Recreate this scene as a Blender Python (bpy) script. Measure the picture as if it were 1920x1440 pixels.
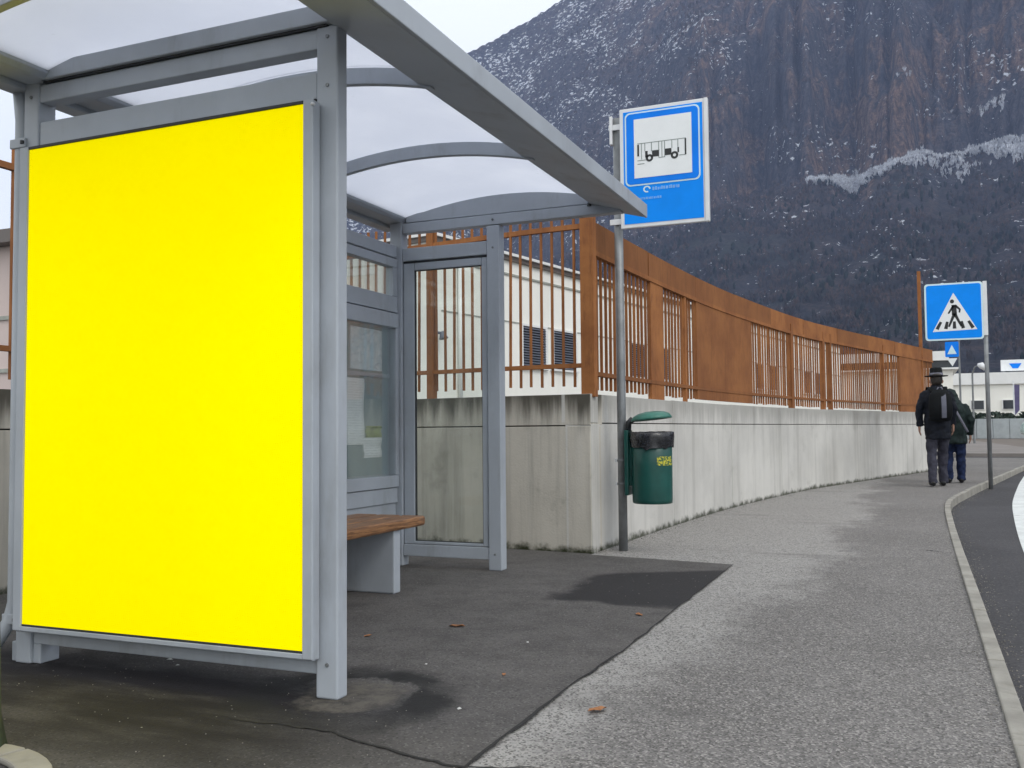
import bpy, bmesh, math, random
import numpy as np
from mathutils import Vector, Matrix

random.seed(7)
rng = np.random.default_rng(7)
for o in list(bpy.data.objects):
    bpy.data.objects.remove(o)
S = bpy.context.scene
COL = S.collection
RAD = math.radians

# ------------------------------------------------------------------ camera
F_PX, YAW, PITCH, ROLL, CAM_H = 1782.0, -0.396697, 0.048535, -0.008851, 0.83688
fw = Vector((math.sin(YAW) * math.cos(PITCH), math.cos(YAW) * math.cos(PITCH), math.sin(PITCH)))
rt = Vector((math.cos(YAW), -math.sin(YAW), 0))
up = rt.cross(fw)
rt2 = rt * math.cos(ROLL) + up * math.sin(ROLL)
up2 = up * math.cos(ROLL) - rt * math.sin(ROLL)
cam_d = bpy.data.cameras.new('camera')
cam = bpy.data.objects.new('camera', cam_d)
COL.objects.link(cam)
cam.matrix_world = Matrix(((rt2.x, up2.x, -fw.x, 0), (rt2.y, up2.y, -fw.y, 0), (rt2.z, up2.z, -fw.z, CAM_H), (0, 0, 0, 1)))
cam_d.sensor_width = 36.0
cam_d.lens = 36.0 * F_PX / 1920.0
cam_d.clip_start = 0.05
cam_d.clip_end = 20000
S.camera = cam
S.render.resolution_x, S.render.resolution_y = 1024, 768

# ------------------------------------------------------------------ sky, sun, exposure
SUN_EL, SUN_AZ = RAD(48), RAD(118)          # azimuth clockwise from +Y: the light comes from the road side
W = bpy.data.worlds.new('World')
S.world = W
W.use_nodes = True
wt = W.node_tree
wt.nodes.clear()
w_out = wt.nodes.new('ShaderNodeOutputWorld')
w_bg = wt.nodes.new('ShaderNodeBackground')
w_sky = wt.nodes.new('ShaderNodeTexSky')
w_sky.sky_type = 'NISHITA'
w_sky.sun_disc = False
w_sky.sun_elevation = SUN_EL
w_sky.sun_rotation = SUN_AZ
w_sky.dust_density = 4.0
w_hs = wt.nodes.new('ShaderNodeHueSaturation')
w_hs.inputs['Saturation'].default_value = 0.25
w_mix = wt.nodes.new('ShaderNodeMix')
w_mix.data_type = 'RGBA'
w_mix.inputs[0].default_value = 0.85          # closed cloud cover over the clear sky
w_mix.inputs[7].default_value = (9.5, 9.9, 10.2, 1)
w_bg.inputs['Strength'].default_value = 0.115
wt.links.new(w_sky.outputs[0], w_hs.inputs['Color'])
wt.links.new(w_hs.outputs[0], w_mix.inputs[6])
wt.links.new(w_mix.outputs[2], w_bg.inputs['Color'])
wt.links.new(w_bg.outputs[0], w_out.inputs['Surface'])

sun_d = bpy.data.lights.new('sun', 'SUN')
sun_d.energy = 0.7
sun_d.angle = RAD(25)
sun_d.color = (1.0, 0.96, 0.9)
sun = bpy.data.objects.new('sun', sun_d)
COL.objects.link(sun)
sd = Vector((math.sin(SUN_AZ) * math.cos(SUN_EL), math.cos(SUN_AZ) * math.cos(SUN_EL), math.sin(SUN_EL)))
sun.rotation_euler = (-sd).to_track_quat('-Z', 'Y').to_euler()
sun.location = sd * 30

S.view_settings.view_transform = 'Standard'
S.view_settings.look = 'None'
S.view_settings.exposure = 0.4
S.view_settings.gamma = 1.0
S.view_settings.use_curve_mapping = False
S.render.engine = 'CYCLES'
S.cycles.max_bounces = 6
S.cycles.transparent_max_bounces = 12
S.cycles.volume_bounces = 0


# ------------------------------------------------------------------ material helpers
class NT:
    def __init__(self, name):
        self.m = bpy.data.materials.new(name)
        self.m.use_nodes = True
        self.t = self.m.node_tree
        self.b = self.t.nodes['Principled BSDF']
        self.out = self.t.nodes['Material Output']
        self.g = self.n('ShaderNodeNewGeometry')
        self.P = self.g.outputs['Position']

    def n(self, k):
        return self.t.nodes.new(k)

    def l(self, a, b):
        if hasattr(a, 'is_output') or isinstance(a, bpy.types.NodeSocket):
            self.t.links.new(a, b)
        else:
            try:
                b.default_value = a
            except Exception:
                b.default_value = (*a, 1.0)

    def map(self, sc=(1, 1, 1), loc=(0, 0, 0), rot=(0, 0, 0), src=None):
        m = self.n('ShaderNodeMapping')
        self.l(src or self.P, m.inputs['Vector'])
        m.inputs['Scale'].default_value = sc
        m.inputs['Location'].default_value = loc
        m.inputs['Rotation'].default_value = rot
        return m.outputs[0]

    def noise(self, scale, detail=4, rough=0.55, vec=None, dist=0.0):
        t = self.n('ShaderNodeTexNoise')
        self.l(vec or self.P, t.inputs['Vector'])
        t.inputs['Scale'].default_value = scale
        t.inputs['Detail'].default_value = detail
        t.inputs['Roughness'].default_value = rough
        t.inputs['Distortion'].default_value = dist
        return t.outputs['Fac']

    def vor(self, scale, vec=None, out='Distance', feature='F1'):
        t = self.n('ShaderNodeTexVoronoi')
        t.feature = feature
        self.l(vec or self.P, t.inputs['Vector'])
        t.inputs['Scale'].default_value = scale
        return t.outputs[out]

    def ramp(self, f, a, b, lo=0.0, hi=1.0):
        r = self.n('ShaderNodeMapRange')
        r.clamp = True
        r.interpolation_type = 'SMOOTHSTEP'
        self.l(f, r.inputs[0])
        self.l(a, r.inputs[1])
        self.l(b, r.inputs[2])
        r.inputs[3].default_value = lo
        r.inputs[4].default_value = hi
        return r.outputs[0]

    def mix(self, f, a, b, mode='MIX'):
        x = self.n('ShaderNodeMix')
        x.data_type = 'RGBA'
        x.blend_type = mode
        self.l(f, x.inputs[0])
        self.l(a, x.inputs[6])
        self.l(b, x.inputs[7])
        return x.outputs[2]

    def math(self, op, a, b=0.0, clamp=False):
        x = self.n('ShaderNodeMath')
        x.operation = op
        x.use_clamp = clamp
        self.l(a, x.inputs[0])
        self.l(b, x.inputs[1])
        return x.outputs[0]

    def xyz(self, src=None):
        s = self.n('ShaderNodeSeparateXYZ')
        self.l(src or self.P, s.inputs[0])
        return s.outputs[0], s.outputs[1], s.outputs[2]

    def bump(self, h, strength=0.3, dist=0.01):
        b = self.n('ShaderNodeBump')
        self.l(h, b.inputs['Height'])
        b.inputs['Strength'].default_value = strength
        b.inputs['Distance'].default_value = dist
        self.t.links.new(b.outputs[0], self.b.inputs['Normal'])

    def fin(self, col=None, rough=0.6, metal=0.0, spec=0.5):
        if col is not None:
            self.l(col, self.b.inputs['Base Color'])
        self.l(rough, self.b.inputs['Roughness'])
        self.b.inputs['Metallic'].default_value = metal
        self.b.inputs['Specular IOR Level'].default_value = spec
        return self.m


def c4(c):
    return (c[0], c[1], c[2], 1.0)


def plain(name, col, rough=0.55, var=0.12, scale=3.0, bump=0.0, bscale=60, metal=0.0, spec=0.5, dirt=None):
    m = NT(name)
    n1 = m.noise(scale, 5, 0.6)
    lo = tuple(c * (1 - var) for c in col)
    hi = tuple(min(1, c * (1 + var)) for c in col)
    c = m.mix(m.ramp(n1, 0.3, 0.7), c4(lo), c4(hi))
    if dirt:
        f = m.ramp(m.noise(scale * 2.3, 6, 0.7, m.map((1, 1, 0.25))), 0.5, 0.78, 0, dirt[1])
        c = m.mix(f, c, c4(dirt[0]))
    if bump:
        m.bump(m.noise(bscale, 4), bump, 0.004)
    r = m.math('ADD', m.math('MULTIPLY', m.noise(scale * 4, 3), 0.2), rough - 0.1)
    return m.fin(c, r, metal, spec)


M = {}
M['steel'] = plain('painted_steel', (0.415, 0.450, 0.490), 0.45, 0.09, 2.0, 0.05, 90, 0.0, 0.45, ((0.20, 0.195, 0.185), 0.5))
M['steel_dark'] = plain('dark_gap_steel', (0.03, 0.033, 0.036), 0.6)
M['galv'] = plain('galvanised_steel', (0.22, 0.23, 0.235), 0.45, 0.18, 9, 0.05, 60, 0.35)
M['alu'] = plain('white_aluminium', (0.72, 0.73, 0.74), 0.35, 0.05, 6)
M['blue'] = plain('sign_blue', (0.006, 0.215, 0.86), 0.4, 0.06, 5, 0, 60, 0, 0.12)
M['blue2'] = plain('sign_blue_light', (0.003, 0.265, 0.92), 0.4, 0.05, 5, 0, 60, 0, 0.12)
M['white'] = plain('sign_white', (0.80, 0.82, 0.82), 0.35, 0.03, 5)
M['palecyan'] = plain('sign_border', (0.62, 0.80, 0.84), 0.35, 0.03, 5)
M['paletext'] = plain('sign_faint_text', (0.16, 0.42, 0.86), 0.35, 0.1, 30)
M['black'] = plain('sign_black', (0.012, 0.014, 0.014), 0.45)
M['sgrey'] = plain('sign_grey', (0.25, 0.29, 0.27), 0.5)
M['wood'] = None
M['green'] = plain('bin_green', (0.006, 0.075, 0.062), 0.38, 0.18, 5, 0.03, 50, 0, 0.5, ((0.05, 0.10, 0.085), 0.5))
M['greenlid'] = plain('bin_lid_green', (0.03, 0.15, 0.11), 0.4, 0.2, 8, 0.03, 50)
M['bag'] = plain('black_plastic_bag', (0.012, 0.012, 0.015), 0.28, 0.3, 20, 0.0, 50, 0, 0.6)
M['yellowst'] = plain('sticker_yellow', (0.55, 0.50, 0.03), 0.5, 0.1, 30)
M['cream'] = plain('cream_render', (0.86, 0.845, 0.78), 0.85, 0.03, 0.4, 0.1, 20, 0, 0.2, ((0.62, 0.58, 0.50), 0.2))
M['pinkwall'] = plain('pink_render', (0.60, 0.50, 0.47), 0.85, 0.05, 0.4, 0.1, 20, 0, 0.2)
M['roofcap'] = plain('roof_flashing', (0.13, 0.11, 0.10), 0.5, 0.1, 1)
M['capwhite'] = plain('white_flashing', (0.78, 0.78, 0.76), 0.5, 0.05, 1)
M['course'] = plain('string_course_grey', (0.34, 0.35, 0.31), 0.7)
M['louvre'] = plain('louvre_grey', (0.10, 0.11, 0.14), 0.5)
M['kerb'] = plain('kerb_stone', (0.30, 0.285, 0.25), 0.85, 0.2, 4, 0.4, 70, 0, 0.25, ((0.16, 0.15, 0.12), 0.6))
M['line'] = plain('road_paint', (0.66, 0.68, 0.66), 0.7, 0.1, 6, 0.2, 80, 0, 0.3, ((0.3, 0.3, 0.3), 0.6))
M['hedge'] = plain('hedge_leaf', (0.028, 0.045, 0.03), 0.8, 0.5, 6)
M['concrete_far'] = plain('barrier_concrete', (0.34, 0.37, 0.38), 0.85, 0.1, 2)
M['paper'] = None
M['skin'] = plain('skin', (0.36, 0.20, 0.14), 0.55, 0.05, 20)
M['hair'] = plain('dark_hair', (0.02, 0.014, 0.01), 0.6, 0.3, 80)
M['navy'] = plain('navy_jacket', (0.008, 0.010, 0.016), 0.75, 0.4, 14, 0.4, 40, 0, 0.2)
M['greenj'] = plain('dark_green_jacket', (0.013, 0.022, 0.021), 0.75, 0.4, 14, 0.4, 40, 0, 0.2)
M['greytr'] = plain('grey_trousers', (0.042, 0.042, 0.058), 0.85, 0.25, 18, 0.3, 40, 0, 0.2)
M['jeans'] = plain('blue_jeans', (0.012, 0.02, 0.055), 0.85, 0.5, 14, 0.3, 40, 0, 0.2)
M['shoe'] = plain('black_shoe', (0.008, 0.008, 0.009), 0.45)
M['strap'] = plain('grey_strap', (0.16, 0.16, 0.20), 0.6)
M['packgrey'] = plain('pack_grey', (0.11, 0.115, 0.15), 0.7)
M['pack'] = plain('pack_black', (0.006, 0.007, 0.008), 0.8, 0.2, 20, 0, 60, 0, 0.15)
M['purple'] = plain('banner_purple', (0.10, 0.085, 0.18), 0.7)
M['carpaint'] = plain('car_paint', (0.42, 0.55, 0.52), 0.25, 0.02, 2)
M['tyre'] = plain('tyre', (0.015, 0.015, 0.015), 0.8)
M['leaf'] = plain('dry_leaf', (0.30, 0.13, 0.05), 0.7, 0.35, 40)
M['litter'] = plain('pale_scrap', (0.55, 0.55, 0.52), 0.7)
M['crack'] = plain('crack_dark', (0.022, 0.021, 0.02), 0.95)
M['yardfill'] = plain('yard_asphalt', (0.11, 0.108, 0.10), 0.9, 0.15, 1.0, 0.3, 60)


def glass_mat(name, tint, refl=0.06, rough=0.02):
    m = NT(name)
    m.t.nodes.remove(m.b)
    tr = m.n('ShaderNodeBsdfTransparent')
    tr.inputs[0].default_value = c4(tint)
    gl = m.n('ShaderNodeBsdfGlossy')
    gl.inputs['Roughness'].default_value = rough
    gl.inputs['Color'].default_value = (1, 1, 1, 1)
    fr = m.n('ShaderNodeFresnel')
    fr.inputs[0].default_value = 1.45
    mx = m.n('ShaderNodeMixShader')
    m.l(m.math('ADD', m.math('MULTIPLY', fr.outputs[0], 0.5), refl * 0.3), mx.inputs[0])
    m.l(tr.outputs[0], mx.inputs[1])
    m.l(gl.outputs[0], mx.inputs[2])
    # film of dust
    df = m.n('ShaderNodeBsdfDiffuse')
    df.inputs[0].default_value = (0.5, 0.52, 0.5, 1)
    m2 = m.n('ShaderNodeMixShader')
    m.l(m.ramp(m.noise(3, 6, 0.7), 0.35, 0.8, 0.015, refl), m2.inputs[0])
    m.l(mx.outputs[0], m2.inputs[1])
    m.l(df.outputs[0], m2.inputs[2])
    m.l(m2.outputs[0], m.out.inputs['Surface'])
    return m.m


M['glass'] = glass_mat('clear_glass', (0.94, 0.965, 0.95), 0.06)
M['glass_case'] = glass_mat('case_glass', (0.96, 0.98, 0.98), 0.01)
M['glass_dark'] = plain('dark_glazing', (0.02, 0.025, 0.03), 0.12)


def poly_mat():
    m = NT('milky_polycarbonate')
    m.t.nodes.remove(m.b)
    n = m.ramp(m.noise(1.6, 5, 0.6), 0.3, 0.75)
    sp = m.ramp(m.noise(22, 3, 0.5), 0.70, 0.80, 0, 0.25)
    col = m.mix(n, (0.765, 0.78, 0.825, 1), (0.835, 0.845, 0.88, 1))
    col = m.mix(sp, col, (0.5, 0.5, 0.5, 1))
    t = m.n('ShaderNodeBsdfTranslucent')
    m.l(col, t.inputs[0])
    d = m.n('ShaderNodeBsdfDiffuse')
    m.l(col, d.inputs[0])
    g = m.n('ShaderNodeBsdfGlossy')
    g.inputs['Roughness'].default_value = 0.25
    x = m.n('ShaderNodeMixShader')
    x.inputs[0].default_value = 0.12
    m.l(t.outputs[0], x.inputs[1])
    m.l(d.outputs[0], x.inputs[2])
    y = m.n('ShaderNodeMixShader')
    y.inputs[0].default_value = 0.03
    m.l(x.outputs[0], y.inputs[1])
    m.l(g.outputs[0], y.inputs[2])
    m.l(y.outputs[0], m.out.inputs['Surface'])
    return m.m


M['poly'] = poly_mat()


def wood_mat():
    m = NT('varnished_wood')
    n = m.noise(6, 6, 0.6, m.map((18, 1.2, 18)), 0.6)
    c = m.mix(m.ramp(n, 0.35, 0.68), (0.13, 0.06, 0.026, 1), (0.40, 0.20, 0.085, 1))
    wear = m.ramp(m.noise(9, 5, 0.7), 0.55, 0.75, 0, 0.45)
    c = m.mix(wear, c, (0.16, 0.14, 0.12, 1))
    m.bump(n, 0.2, 0.002)
    return m.fin(c, 0.42)


M['wood'] = wood_mat()


def paper_mat(name, base, ink, lines, dens):
    m = NT(name)
    x, y, z = m.xyz()
    w = m.math('SINE', m.math('MULTIPLY', z, lines))
    blk = m.ramp(m.noise(9, 2, 0.5, m.map((1, 3, 14))), 0.42, 0.5)
    f = m.math('MULTIPLY', m.math('MULTIPLY', m.ramp(w, 0.0, 0.5), blk), dens)
    return m.fin(m.mix(f, c4(base), c4(ink)), 0.7)


M['paper'] = paper_mat('timetable_paper', (0.95, 0.96, 0.95), (0.28, 0.33, 0.35), 420, 0.30)


def map_mat():
    m = NT('route_map_print')
    n = m.noise(16, 6, 0.6, None, 1.2)
    c = m.mix(m.ramp(n, 0.35, 0.65), (0.90, 0.95, 0.96, 1), (0.66, 0.80, 0.85, 1))
    e = m.vor(14, None, 'Distance', 'DISTANCE_TO_EDGE')
    c = m.mix(m.ramp(e, 0.02, 0.0), c, (0.20, 0.30, 0.42, 1))
    return m.fin(c, 0.6)


M['map'] = map_mat()
M['flyer'] = plain('flyer_green', (0.24, 0.30, 0.08), 0.6, 0.5, 30)
M['board'] = plain('notice_backing', (0.25, 0.32, 0.33), 0.6, 0.08, 4)


def rust_mat():
    m = NT('weathered_rust_steel')
    n1 = m.noise(2.2, 6, 0.65)
    n2 = m.noise(26, 5, 0.65, m.map((1, 1, 0.25)))
    c = m.mix(m.ramp(n1, 0.32, 0.68), (0.255, 0.098, 0.036, 1), (0.40, 0.165, 0.056, 1))
    c = m.mix(m.ramp(n2, 0.5, 0.75, 0, 0.6), c, (0.16, 0.062, 0.030, 1))
    oi = m.n('ShaderNodeObjectInfo')
    c = m.mix(m.ramp(oi.outputs['Random'], 0.0, 1.0, 0, 0.55), c, (0.19, 0.080, 0.034, 1))
    run = m.noise(1.0, 5, 0.7, m.map((30, 30, 1.1)))
    c = m.mix(m.ramp(run, 0.56, 0.74, 0, 0.55), c, (0.085, 0.036, 0.022, 1))
    c = m.mix(m.ramp(m.noise(60, 4, 0.7), 0.60, 0.75, 0, 0.5), c, (0.38, 0.19, 0.085, 1))
    m.bump(n2, 0.4, 0.003)
    return m.fin(c, 0.85, 0.0, 0.25)


M['rust'] = rust_mat()


def concrete_mat(name, base, dirt, topdirt, moss):
    m = NT(name)
    x, y, z = m.xyz()
    n1 = m.noise(0.9, 5, 0.6)
    n2 = m.noise(14, 6, 0.7)
    c = m.mix(m.ramp(n1, 0.3, 0.7), c4(tuple(b * 0.86 for b in base)), c4(tuple(min(1, b * 1.1) for b in base)))
    # rain streaks
    s = m.noise(1.0, 5, 0.65, m.map((5.5, 5.5, 0.35)))
    c = m.mix(m.ramp(s, 0.47, 0.72, 0, dirt), c, c4((0.135, 0.125, 0.105)))
    s2 = m.noise(1.0, 3, 0.5, m.map((9, 9, 0.2), (4, 2, 0)))
    c = m.mix(m.ramp(s2, 0.60, 0.75, 0, dirt * 0.55), c, c4((0.56, 0.55, 0.52)))
    # black crust running down from the top edge
    tz = m.math('ADD', z, m.math('MULTIPLY', m.math('SUBTRACT', m.noise(1.0, 5, 0.65, m.map((8, 8, 0.6))), 0.5), 0.55))
    c = m.mix(m.ramp(tz, 0.83, 1.06, 0, topdirt), c, c4((0.085, 0.078, 0.062)))
    # biggish blotches
    bl = m.noise(3.2, 6, 0.7)
    c = m.mix(m.ramp(bl, 0.55, 0.75, 0, dirt * 0.8), c, c4((0.17, 0.165, 0.13)))
    # moss at the foot
    fz = m.math('SUBTRACT', z, m.math('MULTIPLY', m.noise(7, 5, 0.7), 0.16))
    c = m.mix(m.ramp(fz, -0.02, -0.08, 0, moss), c, c4((0.035, 0.04, 0.02)))
    # speckle holes
    h = m.ramp(m.vor(38), 0.10, 0.05, 0, 0.55)
    hm = m.ramp(m.noise(5, 3), 0.55, 0.65)
    c = m.mix(m.math('MULTIPLY', h, hm), c, c4((0.10, 0.095, 0.08)))
    m.bump(m.math('ADD', m.math('MULTIPLY', n2, 0.6), m.noise(70, 3)), 0.35, 0.004)
    return m.fin(c, 0.9, 0, 0.2)


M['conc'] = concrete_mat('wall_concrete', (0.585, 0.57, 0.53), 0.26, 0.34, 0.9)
M['conc_dirty_shaded'] = concrete_mat('wall_concrete_stained_shaded', (0.56, 0.525, 0.455), 0.46, 0.97, 1.0)  # real stains, with shading of the duller wall face mixed into the tone


def asphalt_mat():
    m = NT('dark_patched_asphalt')
    x, y, z = m.xyz()
    n1 = m.noise(0.8, 5, 0.6)
    n2 = m.noise(5, 6, 0.7)
    sp = m.vor(170, None, 'Color')
    spk = m.n('ShaderNodeSeparateColor')
    m.l(sp, spk.inputs[0])
    c = m.mix(m.ramp(n1, 0.3, 0.7), (0.100, 0.094, 0.089, 1), (0.140, 0.131, 0.124, 1))
    c = m.mix(m.ramp(n2, 0.35, 0.75, 0, 0.6), c, (0.058, 0.055, 0.052, 1))
    c = m.mix(m.ramp(spk.outputs[0], 0.80, 1.0, 0, 0.5), c, (0.22, 0.21, 0.20, 1))
    c = m.mix(m.ramp(spk.outputs[1], 0.7, 1.0, 0, 0.5), c, (0.03, 0.029, 0.028, 1))
    # damp dark patch by the pavement edge
    jig = m.math('MULTIPLY', m.math('SUBTRACT', m.noise(2.2, 5, 0.6), 0.5), 0.55)
    d1 = m.math('ADD', m.math('SUBTRACT', y, 4.36), jig)
    d2 = m.math('ADD', m.math('ADD', x, 1.72), jig)
    d3 = m.math('ADD', m.math('SUBTRACT', 5.72, y), m.math('MULTIPLY', m.math('ADD', x, 1.03), 0.55))
    wet = m.math('MULTIPLY', m.math('MULTIPLY', m.ramp(d1, 0, 0.10), m.ramp(d2, 0, 0.12)), m.ramp(d3, 0, 0.10))
    # cement collar round the front post with a tarry rim
    dx = m.math('ADD', x, 1.66)
    dy = m.math('SUBTRACT', y, 2.60)
    dist = m.math('SQRT', m.math('ADD', m.math('MULTIPLY', dx, dx), m.math('MULTIPLY', dy, dy)))
    dj = m.math('ADD', dist, m.math('MULTIPLY', m.math('SUBTRACT', m.noise(6, 6, 0.7), 0.5), 0.26))
    collar = m.math('MULTIPLY', m.math('MULTIPLY', m.ramp(dj, 0.19, 0.13), 0.8), m.ramp(m.noise(14, 5, 0.7), 0.35, 0.6, 0.25, 0.85))
    rim = m.math('MULTIPLY', m.ramp(dj, 0.20, 0.24), m.ramp(dj, 0.42, 0.30))
    rim = m.math('MULTIPLY', rim, m.ramp(m.noise(2.4, 4), 0.36, 0.55, 0.4, 0.95))
    # mottled darker ground under and before the advert
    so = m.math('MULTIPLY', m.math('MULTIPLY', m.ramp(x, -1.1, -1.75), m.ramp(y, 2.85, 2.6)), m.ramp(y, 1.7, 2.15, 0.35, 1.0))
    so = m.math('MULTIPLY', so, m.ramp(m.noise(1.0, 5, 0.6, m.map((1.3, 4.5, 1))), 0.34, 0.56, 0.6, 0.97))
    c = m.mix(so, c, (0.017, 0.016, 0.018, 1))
    c = m.mix(m.math('MULTIPLY', wet, 0.92), c, (0.024, 0.023, 0.024, 1))
    c = m.mix(rim, c, (0.022, 0.022, 0.022, 1))
    c = m.mix(collar, c, (0.15, 0.135, 0.11, 1))
    # pale pebbles of grit
    gr = m.ramp(m.vor(16), 0.060, 0.035, 0, 0.9)
    gr = m.math('MULTIPLY', gr, m.ramp(m.noise(3.3, 2), 0.56, 0.6))
    c = m.mix(gr, c, (0.35, 0.34, 0.31, 1))
    m.bump(m.math('ADD', m.noise(160, 3, 0.6), m.math('MULTIPLY', n2, 0.8)), 0.55, 0.006)
    return m.fin(c, m.ramp(wet, 0, 1, 0.88, 0.75), 0, 0.2)


def sidewalk_mat():
    m = NT('exposed_aggregate_pavement')
    x, y, z = m.xyz()
    sp = m.vor(165, None, 'Color')
    s = m.n('ShaderNodeSeparateColor')
    m.l(sp, s.inputs[0])
    sp2 = m.vor(60, None, 'Color')
    s2 = m.n('ShaderNodeSeparateColor')
    m.l(sp2, s2.inputs[0])
    n1 = m.noise(0.55, 5, 0.6)
    n2 = m.noise(3.0, 6, 0.65)
    c = m.mix(m.ramp(n1, 0.3, 0.7), (0.150, 0.142, 0.135, 1), (0.205, 0.195, 0.186, 1))
    c = m.mix(m.ramp(n2, 0.4, 0.75, 0, 0.35), c, (0.13, 0.122, 0.115, 1))
    # cleaner, paler strip beside the asphalt and towards the wall
    edge = m.math('ADD', m.math('ADD', m.math('MULTIPLY', m.math('SUBTRACT', m.noise(0.7, 6, 0.72), 0.5), 1.5), m.math('MULTIPLY', m.math('SUBTRACT', m.noise(9, 4, 0.7), 0.5), 0.35)),
                  m.ramp(y, 1.5, 8.0, -0.82, -0.42))
    pale = m.math('MULTIPLY', m.ramp(m.math('SUBTRACT', edge, x), -0.16, 0.20), 0.75)
    c = m.mix(pale, c, (0.40, 0.388, 0.365, 1))
    c = m.mix(m.ramp(s.outputs[0], 0.50, 1.0, 0, 0.85), c, (0.37, 0.35, 0.325, 1))
    c = m.mix(m.ramp(s.outputs[1], 0.50, 1.0, 0, 0.85), c, (0.072, 0.068, 0.064, 1))
    c = m.mix(m.ramp(s2.outputs[2], 0.78, 1.0, 0, 0.3), c, (0.10, 0.095, 0.09, 1))
    # faint tyre-wide stains across the path
    st = m.noise(1.0, 4, 0.6, m.map((0.5, 2.4, 1)))
    c = m.mix(m.ramp(st, 0.56, 0.72, 0, 0.35), c, (0.10, 0.095, 0.09, 1))
    gum = m.math('MULTIPLY', m.ramp(m.vor(2.6), 0.075, 0.05, 0, 0.55), m.ramp(m.noise(1.3, 2), 0.5, 0.55))
    c = m.mix(gum, c, (0.07, 0.066, 0.062, 1))
    m.bump(m.math('ADD', m.vor(165), m.math('MULTIPLY', n2, 0.5)), 0.4, 0.005)
    return m.fin(c, 0.9, 0, 0.25)


def road_mat():
    m = NT('road_asphalt')
    sp = m.vor(120, None, 'Color')
    s = m.n('ShaderNodeSeparateColor')
    m.l(sp, s.inputs[0])
    n1 = m.noise(0.7, 5, 0.6)
    c = m.mix(m.ramp(n1, 0.3, 0.7), (0.050, 0.049, 0.052, 1), (0.072, 0.070, 0.074, 1))
    c = m.mix(m.ramp(s.outputs[0], 0.75, 1.0, 0, 0.5), c, (0.14, 0.135, 0.135, 1))
    c = m.mix(m.ramp(s.outputs[1], 0.7, 1.0, 0, 0.5), c, (0.025, 0.024, 0.026, 1))
    gr = m.ramp(m.vor(5), 0.05, 0.03, 0, 0.5)
    c = m.mix(gr, c, (0.3, 0.3, 0.28, 1))
    m.bump(m.noise(140, 3), 0.5, 0.005)
    return m.fin(c, 0.88, 0, 0.3)


M['asphalt'] = asphalt_mat()
M['sidewalk'] = sidewalk_mat()
M['road'] = road_mat()
M['forecourt'] = plain('far_pavement', (0.20, 0.18, 0.165), 0.9, 0.15, 0.6, 0.3, 40)


def poster_mat():
    m = NT('yellow_poster_added_glow')
    m.b.inputs['Emission Color'].default_value = (1.0, 0.88, 0.0, 1)
    m.b.inputs['Emission Strength'].default_value = 0.40  # added glow that brightens the poster face; it has no lamp behind
    return m.fin((0.88, 0.71, 0.0, 1), 0.6, 0, 0.0)


M['poster'] = poster_mat()


def bark_mat():
    m = NT('mossy_bark')
    n = m.noise(10, 6, 0.7, m.map((1, 1, 0.35)))
    c = m.mix(m.ramp(n, 0.35, 0.65), (0.035, 0.045, 0.03, 1), (0.085, 0.125, 0.07, 1))
    m.bump(n, 0.8, 0.02)
    return m.fin(c, 0.9)


M['bark'] = bark_mat()


# ------------------------------------------------------------------ mesh helpers
def tag(o, label=None, cat=None, group=None, kind=None):
    if label:
        o['label'] = label
    if cat:
        o['category'] = cat
    if group:
        o['group'] = group
    if kind:
        o['kind'] = kind
    return o


def empty(name, loc):
    e = bpy.data.objects.new(name, None)
    e.location = loc
    e.empty_display_size = 0.2
    COL.objects.link(e)
    return e


WLOC = {}


def link(name, me, mat, parent=None, loc=None, rotz=0.0, bev=0.0, smooth=False):
    if mat is not None and not me.materials:
        me.materials.append(mat)
    o = bpy.data.objects.new(name, me)
    COL.objects.link(o)
    if loc is not None:
        o.location = loc
    o.rotation_euler = (0, 0, rotz)
    if parent is not None:
        o.parent = parent
        if parent.type == 'EMPTY':
            o.matrix_parent_inverse = Matrix.Translation(-Vector(parent.location))
    if bev:
        b = o.modifiers.new('bevel', 'BEVEL')
        b.width = bev
        b.segments = 2
        b.limit_method = 'ANGLE'
    if smooth:
        me.polygons.foreach_set('use_smooth', [True] * len(me.polygons))
    return o


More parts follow.
